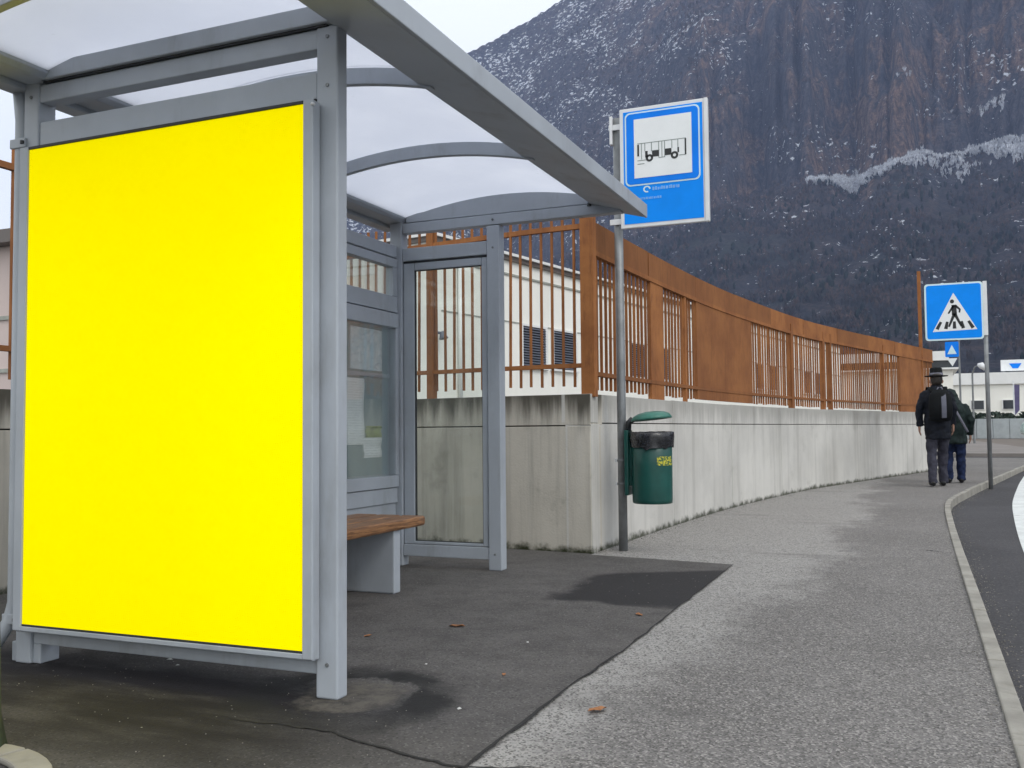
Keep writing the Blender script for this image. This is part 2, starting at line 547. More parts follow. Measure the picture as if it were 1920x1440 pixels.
class MB:
    def __init__(self):
        self.v = []
        self.f = []

    def box(self, x0, x1, y0, y1, z0, z1):
        n = len(self.v)
        self.v += [(x0, y0, z0), (x1, y0, z0), (x1, y1, z0), (x0, y1, z0), (x0, y0, z1), (x1, y0, z1), (x1, y1, z1), (x0, y1, z1)]
        self.f += [tuple(n + i for i in q) for q in ((3, 2, 1, 0), (4, 5, 6, 7), (0, 1, 5, 4), (1, 2, 6, 5), (2, 3, 7, 6), (3, 0, 4, 7))]
        return self

    def prism(self, pts, axis, a, b):
        # pts: 2D outline (ccw seen from +axis); axis 'x','y','z'; from a to b
        n = len(self.v)
        k = len(pts)

        def P(p, t):
            return {'x': (t, p[0], p[1]), 'y': (p[0], t, p[1]), 'z': (p[0], p[1], t)}[axis]
        self.v += [P(p, a) for p in pts] + [P(p, b) for p in pts]
        self.f.append(tuple(n + i for i in range(k))[::-1])
        self.f.append(tuple(n + k + i for i in range(k)))
        for i in range(k):
            j = (i + 1) % k
            self.f.append((n + i, n + j, n + k + j, n + k + i))
        return self

    def tube(self, pts, rad, seg=10, cap=True):
        pts = [Vector(p) for p in pts]
        if not isinstance(rad, (list, tuple)):
            rad = [rad] * len(pts)
        n0 = len(self.v)
        ref = Vector((1, 0, 0))
        for i, p in enumerate(pts):
            t = (pts[min(i + 1, len(pts) - 1)] - pts[max(i - 1, 0)]).normalized()
            if abs(t.dot(ref)) > 0.95:
                ref = Vector((0, 1, 0))
            s = (ref - t * ref.dot(t)).normalized()
            u = t.cross(s)
            r = rad[i]
            ra, rb = r if isinstance(r, (list, tuple)) else (r, r)
            for k in range(seg):
                a = 2 * math.pi * k / seg
                self.v.append(tuple(p + s * (ra * math.cos(a)) + u * (rb * math.sin(a))))
        for i in range(len(pts) - 1):
            for k in range(seg):
                a = n0 + i * seg + k
                b = n0 + i * seg + (k + 1) % seg
                self.f.append((a, b, b + seg, a + seg))
        if cap:
            self.f.append(tuple(n0 + k for k in range(seg))[::-1])
            self.f.append(tuple(n0 + (len(pts) - 1) * seg + k for k in range(seg)))
        return self

    def lathe(self, prof, c=(0, 0, 0), seg=24, cap=True):
        n0 = len(self.v)
        for r, z in prof:
            for k in range(seg):
                a = 2 * math.pi * k / seg
                self.v.append((c[0] + r * math.cos(a), c[1] + r * math.sin(a), c[2] + z))
        for i in range(len(prof) - 1):
            for k in range(seg):
                a = n0 + i * seg + k
                b = n0 + i * seg + (k + 1) % seg
                self.f.append((a, b, b + seg, a + seg))
        if cap:
            self.f.append(tuple(n0 + k for k in range(seg))[::-1])
            self.f.append(tuple(n0 + (len(prof) - 1) * seg + k for k in range(seg)))
        return self

    def me(self, name='m'):
        m = bpy.data.meshes.new(name)
        m.from_pydata(self.v, [], self.f)
        bm = bmesh.new()
        bm.from_mesh(m)
        bmesh.ops.recalc_face_normals(bm, faces=bm.faces)
        bm.to_mesh(m)
        bm.free()
        return m

    def to(self, name, mat, parent=None, bev=0.0, smooth=False):
        return link(name, self.me(name), mat, parent, bev=bev, smooth=smooth)


def B(name, mat, parent, x0, x1, y0, y1, z0, z1, bev=0.003):
    return MB().box(x0, x1, y0, y1, z0, z1).to(name, mat, parent, bev)


def np_mesh(name, v, f):
    me = bpy.data.meshes.new(name)
    v = np.asarray(v, np.float32)
    f = np.asarray(f, np.int32)
    k = f.shape[1]
    me.vertices.add(len(v))
    me.vertices.foreach_set('co', v.ravel())
    me.loops.add(f.size)
    me.loops.foreach_set('vertex_index', f.ravel())
    me.polygons.add(len(f))
    me.polygons.foreach_set('loop_start', np.arange(0, f.size, k, dtype=np.int32))
    me.polygons.foreach_set('loop_total', np.full(len(f), k, np.int32))
    me.update(calc_edges=True)
    me.validate()
    return me


def _hash(ix, iy, s):
    h = (ix.astype(np.int64) * 374761393 + iy.astype(np.int64) * 668265263 + s * 974711) & 0x7fffffff
    h = ((h ^ (h >> 13)) * 1274126177) & 0x7fffffff
    return ((h ^ (h >> 16)) & 0xffff) / 65535.0


def vnoise(x, y, s=0):
    ix, iy = np.floor(x), np.floor(y)
    fx, fy = x - ix, y - iy
    fx = fx * fx * (3 - 2 * fx)
    fy = fy * fy * (3 - 2 * fy)
    ix, iy = ix.astype(np.int64), iy.astype(np.int64)
    a = _hash(ix, iy, s) * (1 - fx) + _hash(ix + 1, iy, s) * fx
    b = _hash(ix, iy + 1, s) * (1 - fx) + _hash(ix + 1, iy + 1, s) * fx
    return a * (1 - fy) + b * fy


def fbm(x, y, o=5, s=0):
    t, amp, tot = 0, 1.0, 0
    for i in range(o):
        t = t + amp * vnoise(x * 2 ** i, y * 2 ** i, s + i * 17)
        tot += amp
        amp *= 0.5
    return t / tot


# ------------------------------------------------------------------ terrain and ground
ROAD_Z = -0.08
WPATH = [(-2.0, 6.15), (-1.97, 7.0), (-1.9, 8.44), (-1.79, 9.96), (-1.58, 11.6), (-1.28, 13.55), (-0.825, 15.27), (0.22, 19.14), (0.46, 20.0)]


class Path:
    def __init__(self, pts):
        self.p = np.array(pts, float)
        d = np.hypot(*np.diff(self.p, axis=0).T)
        self.s = np.concatenate([[0], np.cumsum(d)])
        self.L = self.s[-1]

    def at(self, s):
        return np.array([np.interp(s, self.s, self.p[:, 0]), np.interp(s, self.s, self.p[:, 1])])

    def tan(self, s):
        a, b = self.at(max(0, s - 0.15)), self.at(min(self.L, s + 0.15))
        d = b - a
        return d / np.hypot(*d)

    def s_of_y(self, y):
        return float(np.interp(y, self.p[:, 1], self.s))


def smooth_path(pts, n=60):
    p = np.array(pts, float)
    P = Path(pts)
    out = []
    for s in np.linspace(0, P.L, n):
        acc = np.zeros(2)
        for d in (-0.8, -0.4, 0, 0.4, 0.8):
            acc += P.at(min(max(s + d, 0), P.L))
        out.append(acc / 5)
    out[0], out[-1] = p[0], p[-1]
    return Path(out)


wallP = smooth_path(WPATH)


def sheet(name, pts, z, mat, kind='structure'):
    me = bpy.data.meshes.new(name)
    me.from_pydata([(p[0], p[1], z) for p in pts], [], [tuple(range(len(pts)))])
    bm = bmesh.new()
    bm.from_mesh(me)
    for f in bm.faces:
        if f.normal.z < 0:
            f.normal_flip()
    bmesh.ops.triangulate(bm, faces=bm.faces)
    bm.to_mesh(me)
    bm.free()
    o = link(name, me, mat)
    if kind:
        o['kind'] = kind
    return o


ground_m = plain('valley_floor', (0.075, 0.075, 0.055), 0.95, 0.3, 0.05)
sheet('ground', [(-4000, -4000), (4000, -4000), (4000, 4000), (-4000, 4000)], -0.14, ground_m)
sheet('road', [(0.2, -30), (14, -30), (14, 60), (3, 60), (0.9, 25), (0.2, 11)], ROAD_Z, M['road'])
# kerb line: inner edge of the thin kerb
KIN = [(0.20, -6), (0.222, 2.6), (0.235, 5.0), (0.245, 6.8), (0.262, 8.9), (0.285, 10.4), (0.312, 11.2), (0.36, 11.9), (0.45, 12.6), (0.79, 14.7), (1.12, 16.6), (2.16, 22.6), (3.2, 28.0)]
kerbP = Path(KIN)
KW = 0.055
kin = [tuple(kerbP.at(s)) for s in np.linspace(0, kerbP.L, 80)]
side_pts = [(-4.42, -6)] + [(k[0] + 0.004, k[1]) for k in kin] + [(0.9, 28.0), (0.46, 20.0)] + [tuple(p) for p in WPATH[::-1][1:]] + [(-4.42, 6.5)]
sheet('pavement', side_pts, 0.0, M['sidewalk'])
# asphalt pad with a ragged sawn edge
edge = []
ys = np.linspace(-6, 5.93, 240)
ej = (fbm(ys * 6, ys * 0 + 3.3, 4, 5) - 0.5) * 0.035 + (fbm(ys * 0.7, ys * 0 + 1, 3, 9) - 0.5) * 0.06
for y, j in zip(ys, ej):
    edge.append((-1.028 + j * min(1, max(0.25, (6 - y) / 2)), y))
xs = np.linspace(-1.01, -1.98, 30)
for x in xs:
    edge.append((x, 5.93 + (-1.01 - x) * 0.16 + (fbm(np.array([x * 9]), np.array([0.5]), 3, 2)[0] - 0.5) * 0.012))
sheet('asphalt_pad', [(-4.40, -6)] + edge + [(-2.02, 6.135), (-4.40, 6.42)], 0.004, M['asphalt'])

# open seam between pad and pavement, and the long crack before the advert
def ribbon(name, pts, w, z, mat):
    v, f = [], []
    for i, p in enumerate(pts):
        a = np.array(pts[max(i - 1, 0)])
        b = np.array(pts[min(i + 1, len(pts) - 1)])
        d = (b - a) / np.hypot(*(b - a))
        n = np.array([-d[1], d[0]])
        ww = w * (0.35 + 1.1 * random.random()) * min(1, 3 * i / len(pts) + 0.15, 3 * (len(pts) - i) / len(pts) + 0.1)
        q = np.array(p)
        v += [(*(q + n * ww), z), (*(q - n * ww), z)]
        if i:
            k = 2 * i
            f.append((k - 2, k - 1, k + 1, k))
    me = bpy.data.meshes.new(name)
    me.from_pydata(v, [], f)
    o = link(name, me, mat)
    o['kind'] = 'structure'
    return o


ribbon('asphalt_seam', [(e[0] + 0.002, e[1]) for e in edge[:240]], 0.006, 0.0075, M['crack'])
cr = []
for i, t in enumerate(np.linspace(0, 1, 60)):
    x = -1.95 + t * 1.25
    y = 2.285 - 0.10 * t + 0.05 * math.sin(t * 7) * t + (fbm(np.array([x * 8.0]), np.array([2.0]), 4, 3)[0] - 0.5) * 0.09
    cr.append((x, y))
ribbon('asphalt_crack', cr, 0.005, 0.0078, M['crack'])
cr = []
for i, t in enumerate(np.linspace(0, 1, 26)):
    cr.append((0.02 + t * 0.21, 7.05 - 0.10 * t + (fbm(np.array([t * 6.0]), np.array([7.0]), 4, 3)[0] - 0.5) * 0.10))
ribbon('pavement_crack', cr, 0.006, 0.004, M['crack'])

# kerb stones
kerb = empty('kerb', (0.25, 6.0, 0))
tag(kerb, kind='structure')
s = 0.0
while s < kerbP.L - 0.4:
    ln = 0.98
    e = min(s + ln - 0.008, kerbP.L)
    n = 5
    ptsI = [kerbP.at(t) for t in np.linspace(s, e, n)]
    ptsO = []
    for t in np.linspace(s, e, n):
        d = kerbP.tan(t)
        ptsO.append(kerbP.at(t) + np.array([d[1], -d[0]]) * KW)
    dz = random.uniform(-0.004, 0.004)
    outline = [tuple(p) for p in ptsO] + [tuple(p) for p in ptsI[::-1]]
    MB().prism(outline, 'z', ROAD_Z - 0.05, 0.014 + dz).to('kerb_stone', M['kerb'], kerb, 0.006)
    s += ln

# road line
lp = smooth_path([(0.62, 5.6), (0.717, 7.7), (0.836, 9.58), (1.04, 12.3), (1.17, 13.6), (1.55, 17.0), (2.05, 21.0), (3.2, 30)])
v, f = [], []
for i, s in enumerate(np.linspace(0, lp.L, 70)):
    p, d = lp.at(s), lp.tan(s)
    n = np.array([d[1], -d[0]])
    v += [(*p, ROAD_Z + 0.004), (*(p + n * 0.16), ROAD_Z + 0.004)]
    if i:
        f.append((2 * i - 2, 2 * i - 1, 2 * i + 1, 2 * i))
me = bpy.data.meshes.new('road_marking')
me.from_pydata(v, [], f)
tag(link('road_marking', me, M['line']), kind='structure')

# far street: crossing lane, pavements beyond
sheet('side_street', [(0.46, 28.3), (3.4, 28.3), (14, 28.3), (14, 31.5), (0.46, 31.5)], ROAD_Z + 0.008, plain('side_street_asphalt', (0.075, 0.07, 0.068), 0.9, 0.1, 0.5, 0, 60, 0, 0.1))
tag(link('far_pavement', MB().prism([(0.3, 31.7), (5.1, 31.7), (3.9, 42), (3.2, 60), (3.0, 84), (-3, 84)], 'z', -0.13, 0.02).me('far_pavement'), M['forecourt']), kind='structure')
tag(link('far_road', MB().prism([(5.3, 31.7), (30, 31.7), (40, 84), (3.2, 84), (3.4, 60), (4.1, 42)], 'z', -0.13, -0.03).me('far_road'), plain('far_road_asphalt', (0.15, 0.125, 0.105), 0.9, 0.1, 0.3)), kind='structure')

# raised yard behind the retaining wall
yard = [tuple(wallP.at(t) + np.array([-wallP.tan(t)[1], wallP.tan(t)[0]]) * 0.12) for t in np.linspace(0, wallP.L, 30)]
yard_pts = [(-4.55, -8), (-4.55, 6.62), (-2.1, 6.3)] + yard[2:] + [(-0.4, 62), (-70, 62), (-70, -8)]
me = MB().prism(yard_pts, 'z', -0.12, 1.0).me('yard')
tag(link('yard', me, M['yardfill']), kind='structure')

# ------------------------------------------------------------------ mountain
AZ = np.radians(np.concatenate([np.linspace(-80, -36, 60)[:-1], np.linspace(-36, 11, 620)[:-1], np.linspace(11, 62, 70)]))
RR = np.concatenate([np.linspace(480, 1250, 110)[:-1], np.linspace(1250, 2350, 240)[:-1], np.linspace(2350, 3180, 40)])
A2, R2 = np.meshgrid(AZ, RR)
E_TAB = np.array([(-80, 6), (-58, 7.0), (-51, 8.8), (-43, 12.3), (-32.6, 17.6), (-25.5, 21.9), (-22.5, 23.4), (-19.2, 24.9), (-12, 28.5), (-4, 30.5), (6, 31), (20, 29), (40, 22), (62, 14)])


def mountain_z(a, r):
    ad = np.degrees(a)
    x, y = r * np.sin(a), r * np.cos(a)
    e = np.interp(ad, E_TAB[:, 0], E_TAB[:, 1])
    Rr = np.interp(ad, [-80, -40, -25, -10, 10, 62], [2400, 2350, 2300, 2150, 2100, 2300])
    wob = (fbm(ad * 0.35, r * 0 + 2.2, 4, 31) - 0.5)
    lat = a * 1500.0
    r0_ = r
    zone = np.exp(-((r - 1560) / 330.0) ** 2)
    flute = (fbm(lat / 70, r / 500, 4, 51) - 0.5) * 190 + (np.abs(fbm(lat / 26, r / 260, 3, 57) - 0.5) * 2 - 0.4) * 60
    rp = r + flute * zone
    s = (rp - 480) / (Rr - 480)
    f1 = np.interp(ad, [-30, -14, -6, 10], [0.40, 0.42, 0.455, 0.465])
    sb = 0.55 + 0.08 * wob
    k1 = np.clip(s / sb, 0, 1)
    k2 = np.clip((s - sb) / 0.045, 0, 1)
    cw = np.interp(ad, [-30, -20, -12, 10], [0.26, 0.22, 0.15, 0.14])
    k3 = np.clip((s - sb - 0.045) / cw, 0, 1)
    k3 = k3 + 0.045 * np.sin(k3 * 19 + fbm(lat / 120, r * 0, 3, 8) * 9) * np.clip(k3 * (1 - k3) * 5, 0, 1)
    k4 = np.clip((s - sb - 0.045 - cw) / (1 - sb - 0.045 - cw), 0, 1)
    cl = np.interp(ad, [-30, -20, -12, 10], [0.24, 0.30, 0.36, 0.40])
    fr = f1 * (k1 ** 0.92) + 0.012 * k2 + cl * (k3 ** 0.9) + (1 - f1 - 0.012 - cl) * k4
    z = r * np.tan(np.radians(e * fr))
    zr = Rr * np.tan(np.radians(e))
    z = np.where(s > 1, zr * np.clip(1 - (s - 1) * 1.6, 0.05, 1), z)
    gul = fbm(lat / 95, r / 900, 5, 3) - 0.5                       # gullies running down the fall line
    rough = fbm(x / 60, y / 60, 5, 11) - 0.5
    fine = fbm(x / 17, y / 17, 3, 23) - 0.5
    amp = np.clip(s * 2.2, 0, 1)
    steep = np.clip(k3 * 3, 0, 1) * np.clip((1 - k3) * 3 + 0.35, 0, 1)
    z = z + amp * (gul * (34 + 60 * steep) * np.clip(1.15 - np.clip(s - 0.9, 0, 1) * 8, 0.12, 1) + rough * 26 * np.clip(1.2 - np.clip(s - 0.9, 0, 1) * 8, 0.25, 1) + fine * 7)
    return z, s, sb


Z2, S2, SB2 = mountain_z(A2, R2)
Z2 = Z2 - 6 * (S2 < 0.004)
V = np.stack([R2 * np.sin(A2), R2 * np.cos(A2), Z2], -1).reshape(-1, 3)
nr, na = R2.shape
idx = np.arange(nr * na).reshape(nr, na)
Fq = np.stack([idx[:-1, :-1], idx[:-1, 1:], idx[1:, 1:], idx[1:, :-1]], -1).reshape(-1, 4)


def mountain_mat():
    m = NT('mountain_rock_woods_snow')
    nz = m.n('ShaderNodeSeparateXYZ')
    m.l(m.g.outputs['Normal'], nz.inputs[0])
    up_ = nz.outputs[2]
    x, y, z = m.xyz()
    big = m.noise(0.0052, 5, 0.6)
    med = m.noise(0.022, 6, 0.65)
    fin = m.noise(0.13, 5, 0.7)
    hue = m.noise(0.0075, 5, 0.65, m.map((1, 1, 1), (300, 10, 5)))
    woods = m.mix(m.ramp(med, 0.35, 0.65), (0.038, 0.040, 0.052, 1), (0.088, 0.068, 0.066, 1))
    woods = m.mix(m.ramp(hue, 0.50, 0.64, 0, 0.75), woods, (0.040, 0.052, 0.046, 1))
    woods = m.mix(m.ramp(hue, 0.46, 0.32, 0, 0.75), woods, (0.105, 0.070, 0.062, 1))
    woods = m.mix(m.ramp(fin, 0.42, 0.62, 0, 0.85), woods, (0.020, 0.024, 0.030, 1))
    # cliffs: vertical staining, muted tan over grey, broken by joints and ledges
    vs = m.noise(1.0, 6, 0.7, m.map((0.030, 0.030, 0.010)))
    vs2 = m.noise(1.0, 6, 0.72, m.map((0.15, 0.15, 0.045), (31, 7, 3)))
    jt = m.noise(1.0, 4, 0.7, m.map((0.05, 0.05, 0.22), (3, 77, 9)))
    tan = m.mix(m.ramp(vs2, 0.38, 0.62), (0.066, 0.048, 0.046, 1), (0.27, 0.18, 0.135, 1))
    grey = m.mix(m.ramp(vs2, 0.36, 0.64), (0.026, 0.030, 0.044, 1), (0.105, 0.100, 0.112, 1))
    tanm = m.math('MULTIPLY', m.ramp(vs, 0.42, 0.54), m.ramp(big, 0.43, 0.54, 0.0, 1.0))
    rightm = m.ramp(m.math('DIVIDE', x, y), -0.34, -0.20, 0.12, 1.0)
    rock = m.mix(m.math('MULTIPLY', tanm, rightm), grey, tan)
    rock = m.mix(m.ramp(jt, 0.56, 0.68, 0, 0.75), rock, (0.022, 0.026, 0.034, 1))
    cliff = m.ramp(m.math('ADD', up_, m.math('MULTIPLY', m.math('SUBTRACT', med, 0.5), 0.55)), 0.86, 0.62)
    high = m.ramp(z, 260, 340)
    c = m.mix(m.math('MULTIPLY', cliff, m.ramp(z, 240, 330, 0.15, 1.0)), woods, rock)
    # snow lying in pockets and on ledges
    sn = m.noise(1.0, 4, 0.65, m.map((0.115, 0.115, 0.15)))
    sn2 = m.ramp(m.noise(0.0085, 5, 0.65, m.map((1, 1, 1), (90, 40, 0))), 0.44, 0.62)
    leftm = m.math('MULTIPLY', m.ramp(m.math('DIVIDE', x, y), -0.10, -0.30), high)
    thr = m.math('SUBTRACT', m.math('SUBTRACT', 0.685, m.math('MULTIPLY', sn2, 0.095)), m.math('MULTIPLY', leftm, 0.055))
    snow = m.ramp(m.math('SUBTRACT', sn, thr), 0.0, 0.04, 0, 1.0)
    gr = m.noise(0.42, 4, 0.7)
    c = m.mix(m.ramp(gr, 0.40, 0.62, 0, 0.45), c, (0.018, 0.022, 0.030, 1))
    c = m.mix(snow, c, (0.74, 0.77, 0.82, 1))
    m.bump(m.math('ADD', m.math('MULTIPLY', fin, 1.0), m.math('MULTIPLY', vs2, 1.0)), 1.0, 7.0)
    return m.fin(c, 0.95, 0, 0.1)


mt = link('mountain', np_mesh('mountain', V, Fq), mountain_mat(), smooth=True)
mt['kind'] = 'structure'


def scatter(name, n, zone, hmin, hmax, slim, mat, label, cat, seed, sides=5):
    r_ = np.random.default_rng(seed)
    a, r = zone(r_, n)
    z, s_, sb_ = mountain_z(a, r)
    z1, _, _ = mountain_z(a, r + 8)
    sl = (z1 - z) / 8
    x, y = r * np.sin(a), r * np.cos(a)
    cl = fbm(x / 45, y / 45, 4, seed + 3)
    keep = (sl < 1.35) & (cl > 0.40 + 0.12 * r_.random(len(a))) & (s_ < 0.98)
    a, r, z, x, y = a[keep], r[keep], z[keep], x[keep], y[keep]
    k = len(a)
    h = r_.uniform(hmin, hmax, k)
    w = h * r_.uniform(slim * 0.7, slim * 1.3, k)
    lev = [(-0.12, 0.25), (0.30, 0.95), (0.62, 0.72), (1.0, 0.0)]
    vs, fs = [], []
    for li, (hz, rr) in enumerate(lev):
        for q in range(sides if rr > 0 else 1):
            an = 2 * np.pi * q / sides + r_.uniform(0, 6.28, k) * 0 + li * 0.6
            jr = r_.uniform(0.55, 1.35, k) * rr
            jz = r_.uniform(-0.1, 0.1, k)
            vs.append(np.stack([x + np.cos(an) * w * jr, y + np.sin(an) * w * jr, z + h * (hz + jz)], -1))
    nv = len(vs)
    V_ = np.stack(vs, 1).reshape(-1, 3)
    tri = []
    for li in range(2):
        for q in range(sides):
            p0, p1 = li * sides + q, li * sides + (q + 1) % sides
            tri += [(p0, p1, p1 + sides), (p0, p1 + sides, p0 + sides)]
    for q in range(sides):
        tri.append((2 * sides + q, 2 * sides + (q + 1) % sides, nv - 1))
    tri = np.array(tri)
    F_ = (np.arange(k)[:, None, None] * nv + tri[None]).reshape(-1, 3)
    o = link(name, np_mesh(name, V_, F_), mat)
    tag(o, label, cat, kind='stuff')
    return o


def brush(name, n, zone, hmin, hmax, mat, label, cat, seed, k_=9, clump=0.36):
    # bare crowns: a fan of thin upright sprays for each tree
    r_ = np.random.default_rng(seed)
    a, r = zone(r_, n)
    z, s_, sb_ = mountain_z(a, r)
    z1, _, _ = mountain_z(a, r + 8)
    sl = (z1 - z) / 8
    x, y = r * np.sin(a), r * np.cos(a)
    cl = fbm(x / 40, y / 40, 4, seed + 3)
    keep = (sl < 1.15) & (cl > clump + 0.12 * r_.random(n)) & (s_ < 0.99)
    x, y, z = x[keep], y[keep], z[keep]
    k = len(x)
    h = r_.uniform(hmin, hmax, k)
    vs = []
    for q in range(k_):
        th = r_.uniform(0, 2 * np.pi, k)
        tl = r_.uniform(0.05, 0.75, k)
        ln = h * r_.uniform(0.7, 1.1, k)
        wd = h * r_.uniform(0.05, 0.13, k)
        px, py = -np.sin(th + r_.uniform(-1, 1, k)), np.cos(th)
        bz = z + h * r_.uniform(-0.05, 0.25, k)
        tx, ty, tz = x + np.cos(th) * ln * tl * 0.6, y + np.sin(th) * ln * tl * 0.6, bz + ln * (1 - 0.4 * tl)
        mx_, my_, mz_ = x + (tx - x) * 0.62, y + (ty - y) * 0.62, bz + (tz - bz) * 0.6
        vs += [np.stack([x, y, bz], -1), np.stack([mx_ + px * wd, my_ + py * wd, mz_], -1), np.stack([tx, ty, tz], -1), np.stack([mx_ - px * wd, my_ - py * wd, mz_ + wd * 0.5], -1)]
    V_ = np.stack(vs, 1).reshape(-1, 3)
    nv = 4 * k_
    qd = np.array([(4 * q, 4 * q + 1, 4 * q + 2, 4 * q + 3) for q in range(k_)])
    F_ = (np.arange(k)[:, None, None] * nv + qd[None]).reshape(-1, 4)
    return tag(link(name, np_mesh(name, V_, F_), mat), label, cat, kind='stuff')


def woods_mat(name, a, b, c_):
    m = NT(name)
    n = m.noise(0.035, 4, 0.6)
    n2 = m.noise(0.35, 3, 0.6)
    c = m.mix(m.ramp(n, 0.35, 0.65), c4(a), c4(b))
    c = m.mix(m.ramp(n2, 0.40, 0.65, 0, 0.7), c, c4(c_))
    return m.fin(c, 0.95, 0, 0.05)


def zone_low(r_, n):
    return np.radians(r_.uniform(-34, 9, n)), 520 + (2250 - 520) * r_.random(n) ** 0.8


brush('bare_woodland', 42000, zone_low, 5, 10, woods_mat('bare_wood', (0.040, 0.042, 0.050), (0.125, 0.090, 0.082), (0.032, 0.042, 0.042)),
      'bare winter woodland covering the mountain slope', 'woodland', 5, 9, 0.40)


def zone_con(r_, n):
    return np.radians(r_.uniform(-34, 9, n)), 520 + 900 * r_.random(n)


scatter('conifer_woodland', 3200, zone_con, 6, 11, 0.26, woods_mat('conifer_wood', (0.013, 0.022, 0.022), (0.024, 0.036, 0.032), (0.010, 0.014, 0.015)),
        'dark green conifers on the lower mountain slope', 'woodland', 77)


def zone_frost(r_, n):
    ad = r_.uniform(-5.2, 10, n)
    # a ragged ledge of frosted brush that climbs to the right above the shoulder
    a = np.radians(ad)
    Rr = np.interp(ad, [-80, -40, -25, -10, 10, 62], [2400, 2350, 2300, 2150, 2100, 2300])
    wob = (fbm(ad * 0.35, ad * 0 + 2.2, 4, 31) - 0.5)
    sb = 0.55 + 0.08 * wob
    taper = np.clip((ad + 5.2) / 3.0, 0.15, 1)
    s = sb + 0.02 + r_.normal(0, 0.016, n) * taper + 0.012 * np.sin(ad * 1.6)
    return a, 480 + s * (Rr - 480)


brush('frosted_brush', 9000, zone_frost, 5, 11, woods_mat('frosted_brush', (0.52, 0.54, 0.58), (0.70, 0.72, 0.76), (0.20, 0.20, 0.22)),
      'pale frosted brush in a ragged band below the cliffs', 'brush', 41, 9, 0.30)


# ------------------------------------------------------------------ retaining wall
def strip_block(P, s0, s1, thick, z0, z1, n=4, front=0.0):
    fr, bk = [], []
    for t in np.linspace(s0, s1, n):
        d = P.tan(t)
        nn = np.array([-d[1], d[0]])
        fr.append(tuple(P.at(t) + nn * front))
        bk.append(tuple(P.at(t) + nn * thick))
    return MB().prism(fr + bk[::-1], 'z', z0, z1)


backP = Path([(-4.42, 6.50), (-3.49, 6.36), (-2.65, 6.20), (-2.0, 6.15)])
leftP = Path([(-4.42, -6.0), (-4.42, 6.50)])
wallT = 1.078


def build_wall(name, P, step, mat, label, loc, rise=0.0, s_end=None, jz=0.875):
    # front side of the path is its right-hand side
    w = empty(name, loc)
    tag(w, label, 'wall')
    L = s_end or P.L
    n = max(1, round(L / step))
    strip_block(P, 0.01, L - 0.01, 0.20, -0.12, wallT - 0.02, max(3, int(L * 2)), 0.02).to('wall_core', M['crack'], w)
    for i in range(n):
        a, b = L * i / n + 0.004, L * (i + 1) / n - 0.004
        dz = rise * (a + b) / 2 / L
        j = random.uniform(-0.003, 0.003)
        strip_block(P, a, b, 0.20 - 0.012, -0.11, jz, 5, j).to('concrete_panel', mat, w, 0.003)
        strip_block(P, a, b, 0.215, jz + 0.008, wallT + dz, 5, j + random.uniform(-0.002, 0.003)).to('concrete_panel', mat, w, 0.003)
    return w


# path order chosen so that the right-hand normal points out of the yard
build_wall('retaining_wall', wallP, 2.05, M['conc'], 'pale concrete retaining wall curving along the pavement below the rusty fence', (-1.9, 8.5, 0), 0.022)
build_wall('retaining_wall', backP, 2.6, M['conc_dirty_shaded'], 'dirty stained concrete wall standing behind the glazed end of the bus shelter', (-3.2, 6.3, 0), 0.0, None, 0.86)
build_wall('retaining_wall', leftP, 2.6, M['conc_dirty_shaded'], 'concrete wall running behind the back of the bus shelter', (-4.42, 2, 0), 0.0, None, 0.86)


# ------------------------------------------------------------------ fences
def bar_mesh(w, h):
    return MB().box(-0.008, 0.008, -w / 2, w / 2, 0, h).me('fence_bar')


def fence(name, label, loc, P, spacing, bw, zb, zt, rails, posts=(), plates=(), band=None, inset=0.06, skip=(), s0=0.0, s1=0.0):
    fobj = empty(name, loc)
    tag(fobj, label, 'fence', 'rusty steel fences on the concrete walls')
    bm_ = bar_mesh(bw, zt - zb)
    off = inset

    def pt(t):
        d = P.tan(t)
        return P.at(t) + np.array([-d[1], d[0]]) * off
    s_ = s0 + spacing * 0.5
    while s_ < P.L - 0.02 - s1:
        if not any(a - 0.02 < s_ < b + 0.02 for a, b in skip):
            p = pt(s_)
            d = P.tan(s_)
            ob_ = link('bar', bm_, M['rust'], fobj, (p[0] + random.uniform(-.002, .002), p[1], zb + random.uniform(-.006, .006)), math.atan2(d[1], d[0]))
            ob_.rotation_euler = (random.gauss(0, 0.0022), random.gauss(0, 0.0030), math.atan2(d[1], d[0]) + random.gauss(0, 0.02))
        s_ += spacing
    for (z, hh, tt) in rails:
        n = max(3, int(P.L * 3))
        strip_block(P, s0, P.L - s1, off + tt, z - hh / 2, z + hh / 2, n, off - tt).to('rail', M['rust'], fobj)
    for (t, ww, z0, z1) in posts:
        p = pt(t)
        d = P.tan(t)
        me = MB().box(-ww / 2, ww / 2, -0.03, 0.03, 0, z1 - z0).me('post')
        link('post', me, M['rust'], fobj, (p[0], p[1], z0), math.atan2(d[1], d[0]), 0.003)
    for (a, b, z0, z1) in plates:
        strip_block(P, a, b, off + 0.014, z0, z1, max(3, int((b - a) * 4)), off - 0.018).to('steel_plate', M['rust'], fobj)
    if band:
        z0, z1, ln = band
        t = max(0.02, s0)
        while t < P.L - 0.1:
            e = min(t + ln - 0.006, P.L)
            j = random.uniform(-0.004, 0.004)
            strip_block(P, t, e, off + 0.016, z0 + j, z1 + j, max(3, int(ln * 4)), off - 0.022 + j).to('top_plate', M['rust'], fobj)
            t += ln
    return fobj


